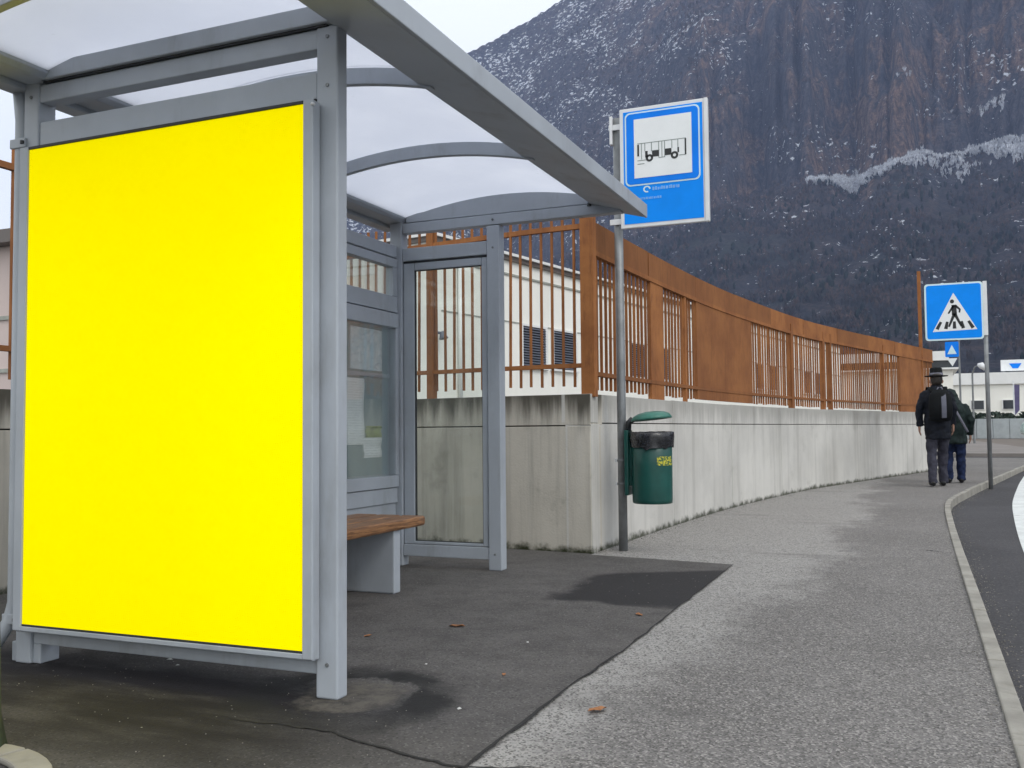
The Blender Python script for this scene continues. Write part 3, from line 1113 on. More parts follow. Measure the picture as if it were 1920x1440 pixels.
sy = wallP.s_of_y
sY = lambda y: float(np.interp(y, [wallP.at(t)[1] for t in np.linspace(0, wallP.L, 200)], np.linspace(0, wallP.L, 200)))
fence('steel_fence', 'rusty steel bar fence with solid plates on top of the curving roadside wall', (-1.9, 8.5, 1.08), wallP, 0.097, 0.0185,
      1.12, 2.27, [(2.085, 0.035, 0.026), (1.228, 0.03, 0.024)],
      posts=[(sY(12.9), 0.10, 1.06, 2.20), (sY(14.25), 0.07, 1.06, 2.20), (sY(14.55), 0.05, 1.06, 2.20), (sY(17.0), 0.05, 1.06, 2.2), (sY(19.3), 0.032, 1.06, 3.75)],
      plates=[(sY(7.72), sY(8.08), 1.07, 2.10), (sY(9.15), sY(11.15), 1.12, 2.10), (sY(8.75), sY(8.80), 1.07, 2.1), (sY(17.9), sY(19.2), 1.10, 2.12)],
      band=(2.10, 2.305, 1.45), skip=[(sY(9.15), sY(11.15)), (sY(17.9), sY(19.2))], s0=0.07)
fence('steel_fence', 'rusty steel bar fence on the stained wall behind the glazed shelter end', (-3.2, 6.3, 1.08), backP, 0.084, 0.014,
      1.135, 2.42, [(2.245, 0.035, 0.016), (1.278, 0.03, 0.016)],
      posts=[(backP.L - 0.03, 0.10, 1.06, 2.36), (backP.L - 1.36, 0.055, 1.06, 2.36)], s1=0.06)
fence('steel_fence', 'rusty steel bar fence on the wall behind the back of the shelter', (-4.42, 2, 1.08), leftP, 0.16, 0.016,
      1.135, 2.43, [(2.292, 0.035, 0.016), (1.30, 0.03, 0.016)], posts=[(5.0, 0.07, 1.06, 2.36), (9.0, 0.07, 1.06, 2.36)])


# ------------------------------------------------------------------ bus shelter
SH = empty('bus_shelter', (-2.3, 3.9, 0))
tag(SH, 'grey steel bus shelter with arched milky roof and glazed end panel', 'bus shelter')
st = M['steel']
XB, XF = -2.985, -1.662
YN, YF = 2.545, 5.205          # front faces of the near and far end frames


def pane_z(x):
    return 2.268 - 0.205 * (x + 2.25) ** 2


# posts
B('post', st, SH, XF - 0.080, XF, YN, YN + 0.058, 0.004, 2.146, 0.006)
B('post', st, SH, -3.050, -2.975, YN, YN + 0.08, 0.004, 2.16, 0.006)
B('post_foot', st, SH, -3.085, -2.940, YN + 0.015, YN + 0.10, 0.004, 0.075, 0.004)
B('post', st, SH, -2.341, -2.257, YF, YF + 0.08, 0.004, 2.075, 0.006)
B('post', st, SH, -3.010, -2.925, YF, YF + 0.08, 0.004, 2.16, 0.006)
B('post', st, SH, -3.035, -2.965, 3.86, 3.93, 0.004, 2.145, 0.005)
# near end frame
B('header_beam', st, SH, -2.973, -1.7415, YN + 0.004, YN + 0.065, 2.076, 2.142, 0.004)
B('tie_beam', st, SH, -2.95, -1.66, YN - 0.02, YN + 0.05, 2.150, 2.212, 0.004)
B('rail', st, SH, -2.973, -1.744, YN + 0.006, YN + 0.06, 1.912, 2.002, 0.004)
B('rail', st, SH, -2.973, -1.744, YN + 0.012, YN + 0.06, 0.075, 0.150, 0.004)
# advert case on the near end
case = MB().box(-3.000, -1.722, 2.500, YN - 0.006, 0.128, 1.893).to('advert_case', st, SH, 0.006)
MB().box(-2.956, -1.756, 2.4935, 2.4985, 0.159, 1.879).to('poster', M['poster'], case)
tag(bpy.data.objects['poster'], 'plain bright yellow poster face')
fr = MB()
fr.box(-1.754, -1.7165, 2.488, 2.4985, 0.135, 1.891)
fr.to('case_frame', st, case, 0.003)
fr = MB()
fr.box(-2.999, -2.958, 2.488, 2.4985, 0.135, 1.891)
fr.to('case_frame', st, case, 0.003)
MB().box(-2.957, -1.755, 2.489, 2.4985, 0.135, 0.151).to('case_frame', st, case, 0.002)
MB().box(-2.957, -1.755, 2.4925, 2.4985, 0.1515, 0.1585).to('seal', M['steel_dark'], case)
MB().box(-2.957, -1.755, 2.489, 2.4985, 1.880, 1.8905).to('case_frame', M['steel_dark'], case, 0.002)  # top strip coloured dark to paint the shadow line above the poster
MB().lathe([(0.006, -0.004), (0.008, 0), (0.006, 0.004)], (-1.716, 2.487, 1.872), 10).to('hinge_pin', M['alu'], case, 0, True)
# roof: beams along the shelter
Y0, Y1 = 2.04, 5.345
MB().prism([(-1.678, 2.142), (-1.398, 2.066), (-1.393, 2.138), (-1.60, 2.196), (-1.678, 2.20)], 'y', Y0, Y1).to('roof_beam', st, SH, 0.004)
MB().prism([(-1.3925, 2.062), (-1.380, 2.064), (-1.380, 2.140), (-1.3925, 2.146)], 'y', Y0 - 0.01, Y1 + 0.008).to('roof_fascia', st, SH, 0.003)
MB().prism([(-3.035, 2.150), (-2.925, 2.150), (-2.905, 2.168), (-2.905, 2.222), (-3.035, 2.222)], 'y', Y0, Y1).to('roof_beam', st, SH, 0.005)
B('gutter', st, SH, -3.12, -3.037, Y0, Y1, 2.13, 2.23, 0.006)
# ribs
for yr in (2.085, 3.125, 4.165, 5.26):
    xs = np.linspace(-2.903, -1.62, 22)
    lo = [(x, pane_z(x) - 0.068) for x in xs]
    hi = [(x, pane_z(x) - 0.003) for x in xs]
    MB().prism(lo + hi[::-1], 'y', yr - 0.016, yr + 0.016).to('roof_rib', st, SH, 0.003)
# panes
ribs = [2.045, 3.105, 4.165, 5.34]
for a, b in zip(ribs[:-1], ribs[1:]):
    xs = np.linspace(-2.95, -1.60, 26)
    lo = [(x, pane_z(x)) for x in xs]
    hi = [(x, pane_z(x) + 0.006) for x in xs]
    MB().prism(lo + hi[::-1], 'y', a + 0.002, b - 0.002).to('roof_pane', M['poly'], SH)
# far end frame
B('header_beam', st, SH, -2.923, -1.50, YF + 0.004, YF + 0.07, 2.080, 2.142, 0.004)
xs = np.linspace(-2.90, -1.69, 20)
lo = [(x, 2.148) for x in xs]
hi = [(x, max(2.2, pane_z(x) - 0.006) if -2.82 < x < -1.75 else 2.2) for x in xs]
MB().prism(lo + hi[::-1], 'y', YF + 0.012, YF + 0.034).to('end_plate', st, SH, 0.002)
MB().lathe([(0.012, -0.01), (0.012, 0.01)], (-1.685, YF + 0.0, 2.14), 10).to('bolt', M['steel_dark'], SH)
B('rail', st, SH, -2.923, -2.343, YF + 0.006, YF + 0.06, 1.902, 1.984, 0.004)
B('rail', st, SH, -2.923, -2.343, YF + 0.006, YF + 0.06, 0.066, 0.138, 0.004)
gf = MB().box(-2.920, -2.846, YF + 0.014, YF + 0.05, 0.142, 1.888).to('glass_frame', st, SH, 0.004)
B('glass_frame', st, SH, -2.382, -2.345, YF + 0.014, YF + 0.05, 0.142, 1.888, 0.004)
B('glass_frame', st, SH, -2.844, -2.384, YF + 0.014, YF + 0.05, 1.842, 1.888, 0.004)
B('glass_frame', st, SH, -2.844, -2.384, YF + 0.014, YF + 0.05, 0.142, 0.158, 0.003)
B('glass_pane', M['glass'], SH, -2.850, -2.378, YF + 0.028, YF + 0.036, 0.150, 1.850, 0)
for (x0, x1, z0, z1) in ((-2.846, -2.842, 0.158, 1.842), (-2.386, -2.382, 0.158, 1.842), (-2.842, -2.386, 1.838, 1.842), (-2.842, -2.386, 0.158, 0.162)):
    B('glass_seal', M['steel_dark'], SH, x0, x1, YF + 0.022, YF + 0.042, z0, z1, 0)
B('seal', M['steel_dark'], SH, -2.921, -2.345, YF + 0.016, YF + 0.05, 1.889, 1.901, 0)
B('seal', M['steel_dark'], SH, -2.945, -1.70, YN - 0.006, YN + 0.045, 2.1425, 2.1495, 0)
B('seal', M['steel_dark'], SH, -2.97, -1.744, YN - 0.002, YN + 0.05, 1.8935, 1.9115, 0)
for (bx_, by_, bz_) in ((-1.70, YN, 2.11), (-1.70, YN, 0.11), (-3.012, YN, 2.10), (-2.30, YF, 2.11), (-2.30, YF, 1.94), (-2.30, YF, 0.10), (-1.70, YN, 1.95)):
    MB().tube([(bx_, by_ + 0.002, bz_), (bx_, by_ - 0.004, bz_)], [0.0075, 0.006], 8).to('bolt', M['galv'], SH)
# back: lower boards, notice case, glazing
for (ya, yb) in ((2.63, 3.855), (3.935, 5.20)):
    B('rail', st, SH, -3.01, -2.955, ya, yb, 1.925, 2.000, 0.004)
    B('rail', st, SH, -3.01, -2.955, ya, yb, 0.395, 0.488, 0.004)
    B('rail', st, SH, -3.01, -2.955, ya, yb, 0.08, 0.15, 0.004)
    B('back_panel', st, SH, -2.995, -2.968, ya + 0.002, yb - 0.002, 0.152, 0.393, 0.002)
    # top light
    B('glass_frame', st, SH, -3.005, -2.952, ya, yb, 1.862, 1.915, 0.003)
    B('glass_frame', st, SH, -3.005, -2.952, ya, yb, 1.578, 1.678, 0.003)
    B('glass_frame', st, SH, -3.005, -2.952, ya, ya + 0.05, 1.680, 1.860, 0.003)
    B('glass_frame', st, SH, -3.005, -2.952, yb - 0.055, yb, 1.680, 1.860, 0.003)
    B('glass_pane', M['glass'], SH, -2.985, -2.979, ya + 0.046, yb - 0.05, 1.675, 1.865, 0)
# notice case (far bay)
ya, yb = 3.935, 5.20
nc = B('notice_case', st, SH, -3.02, -3.000, ya, yb, 0.492, 1.572, 0.003)
B('notice_backing', M['board'], nc, -2.999, -2.995, ya + 0.04, yb - 0.05, 0.575, 1.475, 0)
B('case_frame', st, nc, -2.998, -2.944, ya, yb, 1.480, 1.570, 0.004)
B('case_frame', st, nc, -2.998, -2.944, ya, yb, 0.492, 0.565, 0.004)
B('case_frame', st, nc, -2.998, -2.944, ya, ya + 0.06, 0.567, 1.478, 0.004)
B('case_frame', st, nc, -2.998, -2.944, yb - 0.035, yb, 0.567, 1.478, 0.004)
B('case_bar', st, nc, -2.994, -2.984, ya + 0.06, yb - 0.04, 1.165, 1.190, 0.003)
B('route_map', M['map'], nc, -2.994, -2.9925, 4.72, 5.075, 1.205, 1.455, 0)
for (y0, y1, z0, z1, mt_) in ((4.58, 4.86, 0.76, 1.150, 'paper'), (4.86, 5.06, 0.68, 0.80, 'paper'), (4.88, 5.06, 0.80, 0.87, 'flyer'), (4.15, 4.40, 0.80, 1.15, 'paper'), (4.10, 4.45, 1.21, 1.45, 'map')):
    n = len(MB().v)
    pm = MB()
    k = 8
    outl = []
    for i in range(k + 1):
        z = z0 + (z1 - z0) * i / k
        outl.append((-2.990 + 0.004 * math.sin(i * 1.1), z))
    pm.prism([(a_, b_) for a_, b_ in outl] + [(a_ + 0.0012, b_) for a_, b_ in outl[::-1]], 'y', y0, y1)
    pm.to('notice_sheet', M[mt_], nc)
B('glass_pane', M['glass_case'], nc, -2.962, -2.957, ya + 0.055, yb - 0.03, 0.562, 1.482, 0)
# glazed bay (near the advert)
ya, yb = 2.63, 3.855
B('glass_frame', st, SH, -3.005, -2.952, ya, ya + 0.05, 0.492, 1.574, 0.003)
B('glass_frame', st, SH, -3.005, -2.952, yb - 0.05, yb, 0.492, 1.574, 0.003)
B('glass_pane', M['glass'], SH, -2.985, -2.979, ya + 0.046, yb - 0.046, 0.486, 1.580, 0)
# rain pipe at the back corner
pipe = MB().tube([(-3.095, YN + 0.02, 2.14), (-3.078, YN + 0.02, 2.02), (-3.078, YN + 0.02, 0.22), (-3.09, YN + 0.01, 0.15), (-3.16, YN - 0.02, 0.03)], 0.026, 14).to('rain_pipe', st, SH, 0, True)
for z in (1.93, 0.16):
    MB().box(-3.108, -3.03, YN - 0.012, YN + 0.0, z - 0.018, z + 0.018).to('pipe_clamp', st, pipe, 0.003)
    MB().lathe([(0.009, -0.006), (0.009, 0.006)], (-3.040, YN - 0.012, z), 8).to('bolt', M['steel_dark'], pipe)

# bench
BN = empty('bench', (-2.65, 3.75, 0))
tag(BN, 'brown wooden slab bench on grey steel plate legs inside the shelter', 'bench')
for i, (xa, xb) in enumerate(((-2.870, -2.728), (-2.722, -2.582), (-2.576, -2.436))):
    MB().box(xa, xb, 2.92, 4.592, 0.327, 0.380).to('seat_plank', M['wood'], BN, 0.014)
for yl in (3.12, 4.285):
    MB().prism([(-2.86, 0.0045), (-2.458, 0.0045), (-2.458, 0.3265), (-2.86, 0.3265)], 'y', yl, yl + 0.068).to('leg', st, BN, 0.008)

# ------------------------------------------------------------------ bus stop sign
BS = empty('bus_stop_sign', (-1.855, 6.40, 0))
tag(BS, 'tall blue bus stop sign on a grey pole at the wall corner', 'sign')
PX, PY = -1.852, 6.385
MB().tube([(PX, PY, -0.02), (PX, PY, 1.0), (PX - 0.002, PY, 3.02)], 0.031, 16).to('pole', M['galv'], BS, 0, True)
pf = MB().box(-1.818, -1.232, 6.318, 6.342, 2.222, 3.062).to('sign_panel', M['alu'], BS, 0.006)
MB().box(-1.231, -1.204, 6.312, 6.350, 2.222, 3.062).to('edge_profile', M['alu'], pf, 0.004)
MB().box(-1.790, -1.240, 6.3155, 6.3172, 2.250, 3.036).to('blue_face', M['blue2'], pf)


def rrect(x0, x1, z0, z1, r, n=5):
    pts = []
    for cx, cz, a0 in ((x1 - r, z0 + r, -90), (x1 - r, z1 - r, 0), (x0 + r, z1 - r, 90), (x0 + r, z0 + r, 180)):
        for i in range(n + 1):
            a = RAD(a0 + 90 * i / n)
            pts.append((cx + r * math.cos(a), cz + r * math.sin(a)))
    return pts


MB().prism(rrect(-1.778, -1.258, 2.512, 3.026, 0.035), 'y', 6.3135, 6.3152).to('border', M['palecyan'], pf)
MB().prism(rrect(-1.768, -1.268, 2.522, 3.016, 0.030), 'y', 6.3115, 6.3132).to('bus_board', M['blue'], pf)
MB().box(-1.713, -1.313, 6.3095, 6.3112, 2.563, 2.975).to('white_field', M['white'], pf)
# bus drawing
yb0, yb1 = 6.3078, 6.3092
bx0, bx1 = -1.690, -1.345


def bxm(u):
    return bx0 + (bx1 - bx0) * u


d = MB()
for u0, u1, z0, z1 in ((0.0, 0.035, 2.715, 2.795), (0.955, 0.985, 2.69, 2.80), (0.30, 0.44, 2.700, 2.742), (0.56, 0.69, 2.700, 2.745), (0.16, 0.21, 2.70, 2.745), (0.81, 0.84, 2.71, 2.745)):
    MB().box(bxm(u0), bxm(u1), yb0, yb1, z0, z1).to('bus_symbol', M['black'], pf)
for u in (0.245, 0.75):
    d = MB()
    c_ = bxm(u)
    n0 = len(d.v)
    k = 18
    for rr_ in (0.026, 0.011):
        for yy in (yb0, yb1):
            for i in range(k):
                a = 2 * math.pi * i / k
                d.v.append((c_ + rr_ * math.cos(a), yy, 2.695 + rr_ * math.sin(a)))
    for i in range(k):
        j = (i + 1) % k
        d.f.append((n0 + i, n0 + j, n0 + 2 * k + j, n0 + 2 * k + i))
        d.f.append((n0 + k + i, n0 + k + j, n0 + 3 * k + j, n0 + 3 * k + i))
        d.f.append((n0 + i, n0 + j, n0 + k + j, n0 + k + i))
    d.to('wheel_symbol', M['black'], pf)
d = MB()
for u in (0.085, 0.155, 0.29, 0.435, 0.50, 0.555, 0.70, 0.82):
    d.box(bxm(u) - 0.0025, bxm(u) + 0.0025, yb0 + 0.0004, yb1, 2.69 if u in (0.085, 0.50, 0.435, 0.555) else 2.745, 2.80)
for u0, u1, z in ((0.0, 0.17, 2.684), (0.0, 0.98, 2.802), (0.44, 0.56, 2.690), (0.84, 0.97, 2.690), (0.28, 0.45, 2.742), (0.0, 0.14, 2.660)):
    d.box(bxm(u0), bxm(u1), yb0 + 0.0005, yb1, z - 0.0025, z + 0.0025)
d.to('bus_outline', M['sgrey'], pf)
# faded operator lettering: ring emblem and two rows of worn marks
d = MB()
k = 16
n0 = len(d.v)
for rr_ in (0.026, 0.016):
    for i in range(k):
        a = 2 * math.pi * i / k
        d.v.append((-1.628 + rr_ * math.cos(a), 6.3145, 2.482 + rr_ * 0.9 * math.sin(a)))
for i in range(k - 3):
    d.f.append((n0 + i, n0 + i + 1, n0 + k + i + 1, n0 + k + i))
me = d.me('emblem')
link('emblem', me, M['palecyan'], pf)
d = MB()
x = -1.590
while x < -1.41:
    w_ = random.uniform(0.006, 0.016)
    d.box(x, x + w_, 6.3140, 6.3152, 2.472 + random.uniform(-.003, .003), 2.492 + random.uniform(-.004, .004))
    x += w_ + random.uniform(0.003, 0.006)
x = -1.69
while x < -1.54:
    w_ = random.uniform(0.005, 0.013)
    d.box(x, x + w_, 6.3140, 6.3152, 2.412, 2.425 + random.uniform(0, .005))
    x += w_ + random.uniform(0.003, 0.006)
d.to('faded_lettering', M['paletext'], pf)
for z in (2.95, 2.28):
    MB().box(-1.905, -1.815, 6.343, 6.352, z - 0.02, z + 0.02).to('bracket', M['alu'], BS, 0.003)
MB().box(-1.897, -1.878, 6.335, 6.375, 2.83, 3.03).to('clamp_channel', M['alu'], BS, 0.003)
for z in (0.62, 0.46):
    MB().lathe([(0.033, -0.008), (0.036, -0.006), (0.036, 0.006), (0.033, 0.008)], (PX, PY, z), 16).to('clamp_band', M['galv'], BS, 0, True)
    MB().lathe([(0.008, -0.012), (0.008, 0.012)], (PX - 0.042, PY - 0.01, z), 8).to('bolt', M['alu'], BS)

# ------------------------------------------------------------------ litter bin on the pole
LB = empty('litter_bin', (-1.64, 6.36, 0.33))
tag(LB, 'dark green litter bin with raised lid hanging on the bus stop pole', 'litter bin')
bc = (-1.634, 6.36)
B('back_plate', M['green'], LB, -1.815, -1.785, 6.30, 6.42, 0.385, 0.830, 0.008)
MB().tube([(-1.80, 6.36, 0.82), (-1.795, 6.36, 0.88), (-1.765, 6.36, 0.905)], 0.022, 10).to('lid_arm', M['steel_dark'], LB, 0, True)
body = MB().lathe([(0.002, 0.333), (0.128, 0.333), (0.134, 0.337), (0.136, 0.36), (0.137, 0.60), (0.137, 0.80), (0.130, 0.80), (0.130, 0.37), (0.002, 0.37)], (bc[0], bc[1], 0), 40, False)
body.to('bin_body', M['green'], LB, 0, True)
B('hanger', M['green'], LB, -1.786, -1.762, 6.325, 6.395, 0.45, 0.78, 0.004)
# domed lid
lid = MB()
prof = [(0.001, 0.052), (0.05, 0.050), (0.09, 0.042), (0.120, 0.028), (0.137, 0.008), (0.140, -0.004), (0.134, -0.006), (0.115, 0.012), (0.08, 0.028), (0.001, 0.036)]
lid.lathe(prof, (0, 0, 0), 36, False)
lo_ = lid.to('lid', M['greenlid'], LB, 0, True)
for v_ in lo_.data.vertices:
    v_.co.x += bc[0]
    v_.co.y += bc[1]
    v_.co.z += 0.905 + (v_.co.x - bc[0]) * 0.10
# sticker curved onto the body
stk = MB()
n0 = 0
k = 8
a0, a1 = RAD(-62), RAD(-6)
for i in range(k + 1):
    a = a0 + (a1 - a0) * i / k
    for z in (0.592, 0.652):
        stk.v.append((bc[0] + 0.1382 * math.cos(a), bc[1] + 0.1382 * math.sin(a), z))
    if i:
        stk.f.append((2 * i - 2, 2 * i, 2 * i + 1, 2 * i - 1))
me = stk.me('sticker')
bo = bpy.data.objects['bin_body']


def sticker_mat():
    m = NT('sticker_worn_print')
    n = m.noise(60, 3, 0.6, m.map((1, 1, 1.4)))
    c = m.mix(m.ramp(n, 0.46, 0.54), (0.60, 0.54, 0.04, 1), (0.05, 0.12, 0.05, 1))
    return m.fin(c, 0.5)


link('sticker', me, sticker_mat(), bo)
# bag folded over the rim
bag = MB()
k = 56
rings = [(0.126, 0.60), (0.128, 0.79), (0.134, 0.818), (0.146, 0.815), (0.150, 0.785), (0.147, 0.745), (0.145, 0.712)]
for ri, (r, z) in enumerate(rings):
    for i in range(k):
        a = 2 * math.pi * i / k
        jr = (fbm(np.array([math.cos(a) * 5 + 9]), np.array([math.sin(a) * 5 + z * 18]), 3, 4)[0] - 0.5) * (0.022 if ri > 2 else 0.004)
        jz = (fbm(np.array([math.cos(a) * 3 + 3]), np.array([math.sin(a) * 3 + 5]), 3, 8)[0] - 0.5) * (0.05 if ri == 6 else 0.012)
        bag.v.append((bc[0] + (r + max(jr, -0.004)) * math.cos(a), bc[1] + (r + max(jr, -0.004)) * math.sin(a), z + jz))
    if ri:
        for i in range(k):
            j = (i + 1) % k
            bag.f.append(((ri - 1) * k + i, (ri - 1) * k + j, ri * k + j, ri * k + i))
bgo = bag.to('bin_bag', M['bag'], None, 0, True)
tag(bgo, 'crumpled black plastic bag folded over the rim of the green bin', 'bin bag')

# ------------------------------------------------------------------ pedestrian crossing sign
CX, CY = 1.045, 15.45
CS = empty('crossing_sign', (CX, CY, ROAD_Z))
tag(CS, 'blue square pedestrian crossing sign on a slim grey pole by the kerb', 'sign')
MB().tube([(CX, CY, ROAD_Z - 0.02), (CX, CY, 2.94)], 0.030, 14).to('pole', M['galv'], CS, 0, True)
q0x, q1x, q0z, q1z = 0.235, 1.020, 2.105, 2.955
plate = MB().prism(rrect(q0x, q1x, q0z, q1z, 0.045), 'y', CY - 0.046, CY - 0.036).to('sign_plate', M['alu'], CS, 0.002)
MB().prism(rrect(q0x + 0.002, q1x - 0.002, q0z + 0.002, q1z - 0.002, 0.045), 'y', CY - 0.0485, CY - 0.0465).to('border', M['palecyan'], plate)
MB().prism(rrect(q0x + 0.025, q1x - 0.025, q0z + 0.025, q1z - 0.025, 0.035), 'y', CY - 0.0505, CY - 0.0490).to('blue_field', M['blue2'], plate)
MB().box(1.021, 1.075, CY - 0.046, CY - 0.030, 2.16, 2.955).to('edge_profile', M['alu'], CS, 0.003)
cxm, wq, hq = (q0x + q1x) / 2, q1x - q0x, q1z - q0z


def qx(u):
    return q0x + u * wq


def qz(w_):
    return q0z + w_ * hq


MB().prism([(qx(0.13), qz(0.155)), (qx(0.89), qz(0.175)), (qx(0.5), qz(0.825))], 'y', CY - 0.0525, CY - 0.0510).to('white_triangle', M['white'], plate)
d = MB()
ysy = (CY - 0.0545, CY - 0.0530)


def quad(p, q, w0, w1):
    dx, dz = q[0] - p[0], q[1] - p[1]
    L_ = math.hypot(dx, dz)
    nx, nz = -dz / L_, dx / L_
    d.prism([(p[0] - nx * w0, p[1] - nz * w0), (q[0] - nx * w1, q[1] - nz * w1), (q[0] + nx * w1, q[1] + nz * w1), (p[0] + nx * w0, p[1] + nz * w0)], 'y', *ysy)


hd = [(qx(0.475) + 0.028 * math.cos(2 * math.pi * i / 14), qz(0.675) + 0.030 * math.sin(2 * math.pi * i / 14)) for i in range(14)]
d.prism(hd, 'y', *ysy)
quad((qx(0.505), qz(0.615)), (qx(0.51), qz(0.44)), 0.032, 0.034)
quad((qx(0.51), qz(0.46)), (qx(0.41), qz(0.235)), 0.022, 0.013)
quad((qx(0.515), qz(0.46)), (qx(0.625), qz(0.235)), 0.022, 0.013)
quad((qx(0.50), qz(0.60)), (qx(0.405), qz(0.465)), 0.017, 0.011)
quad((qx(0.53), qz(0.60)), (qx(0.605), qz(0.53)), 0.017, 0.013)
quad((qx(0.605), qz(0.535)), (qx(0.595), qz(0.475)), 0.013, 0.010)
for u0, u1 in ((0.205, 0.275), (0.355, 0.385), (0.505, 0.505), (0.655, 0.625), (0.82, 0.745)):
    quad((qx(u0), qz(0.20)), (qx(u1), qz(0.325)), 0.024, 0.018)
d.to('walking_figure_symbol', M['black'], plate)

# ------------------------------------------------------------------ buildings
def frame_pt(A, dr, n):
    return lambda s, o, z: (A[0] + dr[0] * s + n[0] * o, A[1] + dr[1] * s + n[1] * o, z)


def obox(fp, s0, s1, o0, o1, z0, z1, mb=None):
    mb = mb or MB()
    n = len(mb.v)
    mb.v += [fp(s0, o0, z0), fp(s1, o0, z0), fp(s1, o1, z0), fp(s0, o1, z0), fp(s0, o0, z1), fp(s1, o0, z1), fp(s1, o1, z1), fp(s0, o1, z1)]
    mb.f += [tuple(n + i for i in q) for q in ((3, 2, 1, 0), (4, 5, 6, 7), (0, 1, 5, 4), (1, 2, 6, 5), (2, 3, 7, 6), (3, 0, 4, 7))]
    return mb


bA, bB = np.array([-9.26, 17.8]), np.array([-3.2, 50.75])
bL = np.hypot(*(bB - bA))
bd = (bB - bA) / bL
bn = np.array([bd[1], -bd[0]])
fp = frame_pt(bA, bd, bn)
HB = empty('hall_building', (-9.0, 19, 1.0))
tag(HB, 'long cream flat-roofed hall with louvred windows behind the rusty fence', 'building')
obox(fp, 0, bL, -14, 0, 0.98, 4.90).to('wall', M['cream'], HB)
obox(fp, -0.12, bL + 0.12, -14.1, 0.14, 4.965, 5.03).to('roof_edge', M['capwhite'], HB)
obox(fp, -0.06, bL + 0.06, -14.05, 0.08, 4.86, 4.962).to('roof_flashing', M['roofcap'], HB)
obox(fp, 0.0, bL, 0.002, 0.035, 4.515, 4.56).to('string_course', M['course'], HB)
obox(fp, 0.3, bL, 0.002, 0.018, 3.40, 3.425).to('string_course', M['course'], HB)
wins = [(3.49, 4.54), (4.95, 6.05)]
for w0 in (9.4, 14.6, 20.4, 26.9):
    wins += [(w0, w0 + 0.95), (w0 + 1.7, w0 + 2.65)]
for (a, b) in wins:
    fr_ = MB()
    obox(fp, a - 0.10, a, 0.002, 0.05, 2.38, 3.42, fr_)
    obox(fp, b, b + 0.10, 0.002, 0.05, 2.38, 3.42, fr_)
    obox(fp, a, b, 0.002, 0.05, 3.365, 3.42, fr_)
    obox(fp, a - 0.14, b + 0.14, 0.002, 0.09, 2.33, 2.38, fr_)
    wf = fr_.to('window', M['capwhite'], HB)
    obox(fp, a, b, 0.004, 0.012, 2.38, 3.365).to('pane', M['glass_dark'], wf)
    sl = MB()
    for k in range(15):
        z = 2.40 + k * 0.064
        n = len(sl.v)
        sl.v += [fp(a, 0.016, z + 0.045), fp(b, 0.016, z + 0.045), fp(b, 0.055, z), fp(a, 0.055, z), fp(a, 0.022, z + 0.052), fp(b, 0.022, z + 0.052), fp(b, 0.061, z + 0.007), fp(a, 0.061, z + 0.007)]
        sl.f += [tuple(n + i for i in q) for q in ((3, 2, 1, 0), (4, 5, 6, 7), (0, 1, 5, 4), (1, 2, 6, 5), (2, 3, 7, 6), (3, 0, 4, 7))]
    sl.to('louvre_slats', M['louvre'], wf)
MB().tube([fp(0.9, 0.06, 4.5), fp(0.9, 0.06, 1.0)], 0.05, 10).to('rain_pipe', M['capwhite'], HB, 0, True)
wl = MB()
wl.tube([fp(0.12, 0.0, 2.92), fp(0.12, 0.16, 2.90)], 0.03, 8)
wl.tube([fp(0.12, 0.16, 2.93), fp(0.12, 0.20, 2.78)], [0.05, 0.10], 10)
tag(wl.to('wall_lamp', M['louvre'], None), 'small dark lamp fixed to the corner of the cream hall', 'lamp')

# pinkish building beyond the left wall
PBd = empty('pink_building', (-27, 22, 1))
tag(PBd, 'pinkish rendered building with dark eaves beyond the back fence', 'building')
B('wall', M['pinkwall'], PBd, -44, -19.5, 20.5, 32, 0.98, 6.55, 0)
B('eaves', M['roofcap'], PBd, -44.6, -19.0, 20.0, 32.6, 6.555, 6.95, 0)
for z in (4.3, 2.7):
    B('string_course', M['course'], PBd, -44, -19.5, 20.44, 20.497, z, z + 0.12, 0)
for i in range(6):
    x0 = -43 + i * 3.9
    wf = B('window', M['capwhite'], PBd, x0, x0 + 1.5, 20.40, 20.496, 4.7, 5.9, 0)
    B('pane', M['glass_dark'], wf, x0 + 0.1, x0 + 1.4, 20.385, 20.399, 4.8, 5.8, 0)

# white house at the end of the street
WH = empty('street_end_house', (-0.5, 60, 0))
tag(WH, 'white flat-roofed house with a dark glazed top band at the street end', 'building')
B('wall', M['cream'], WH, -4.5, 2.3, 60, 68, -0.1, 4.1, 0)
B('fascia', M['capwhite'], WH, -4.8, 2.1, 59.6, 68, 4.62, 5.15, 0)
B('glazing', M['glass_dark'], WH, -4.4, 2.2, 60.1, 67.9, 4.203, 4.618, 0)
B('sill', M['capwhite'], WH, -4.7, 2.6, 59.7, 68, 4.103, 4.20, 0)

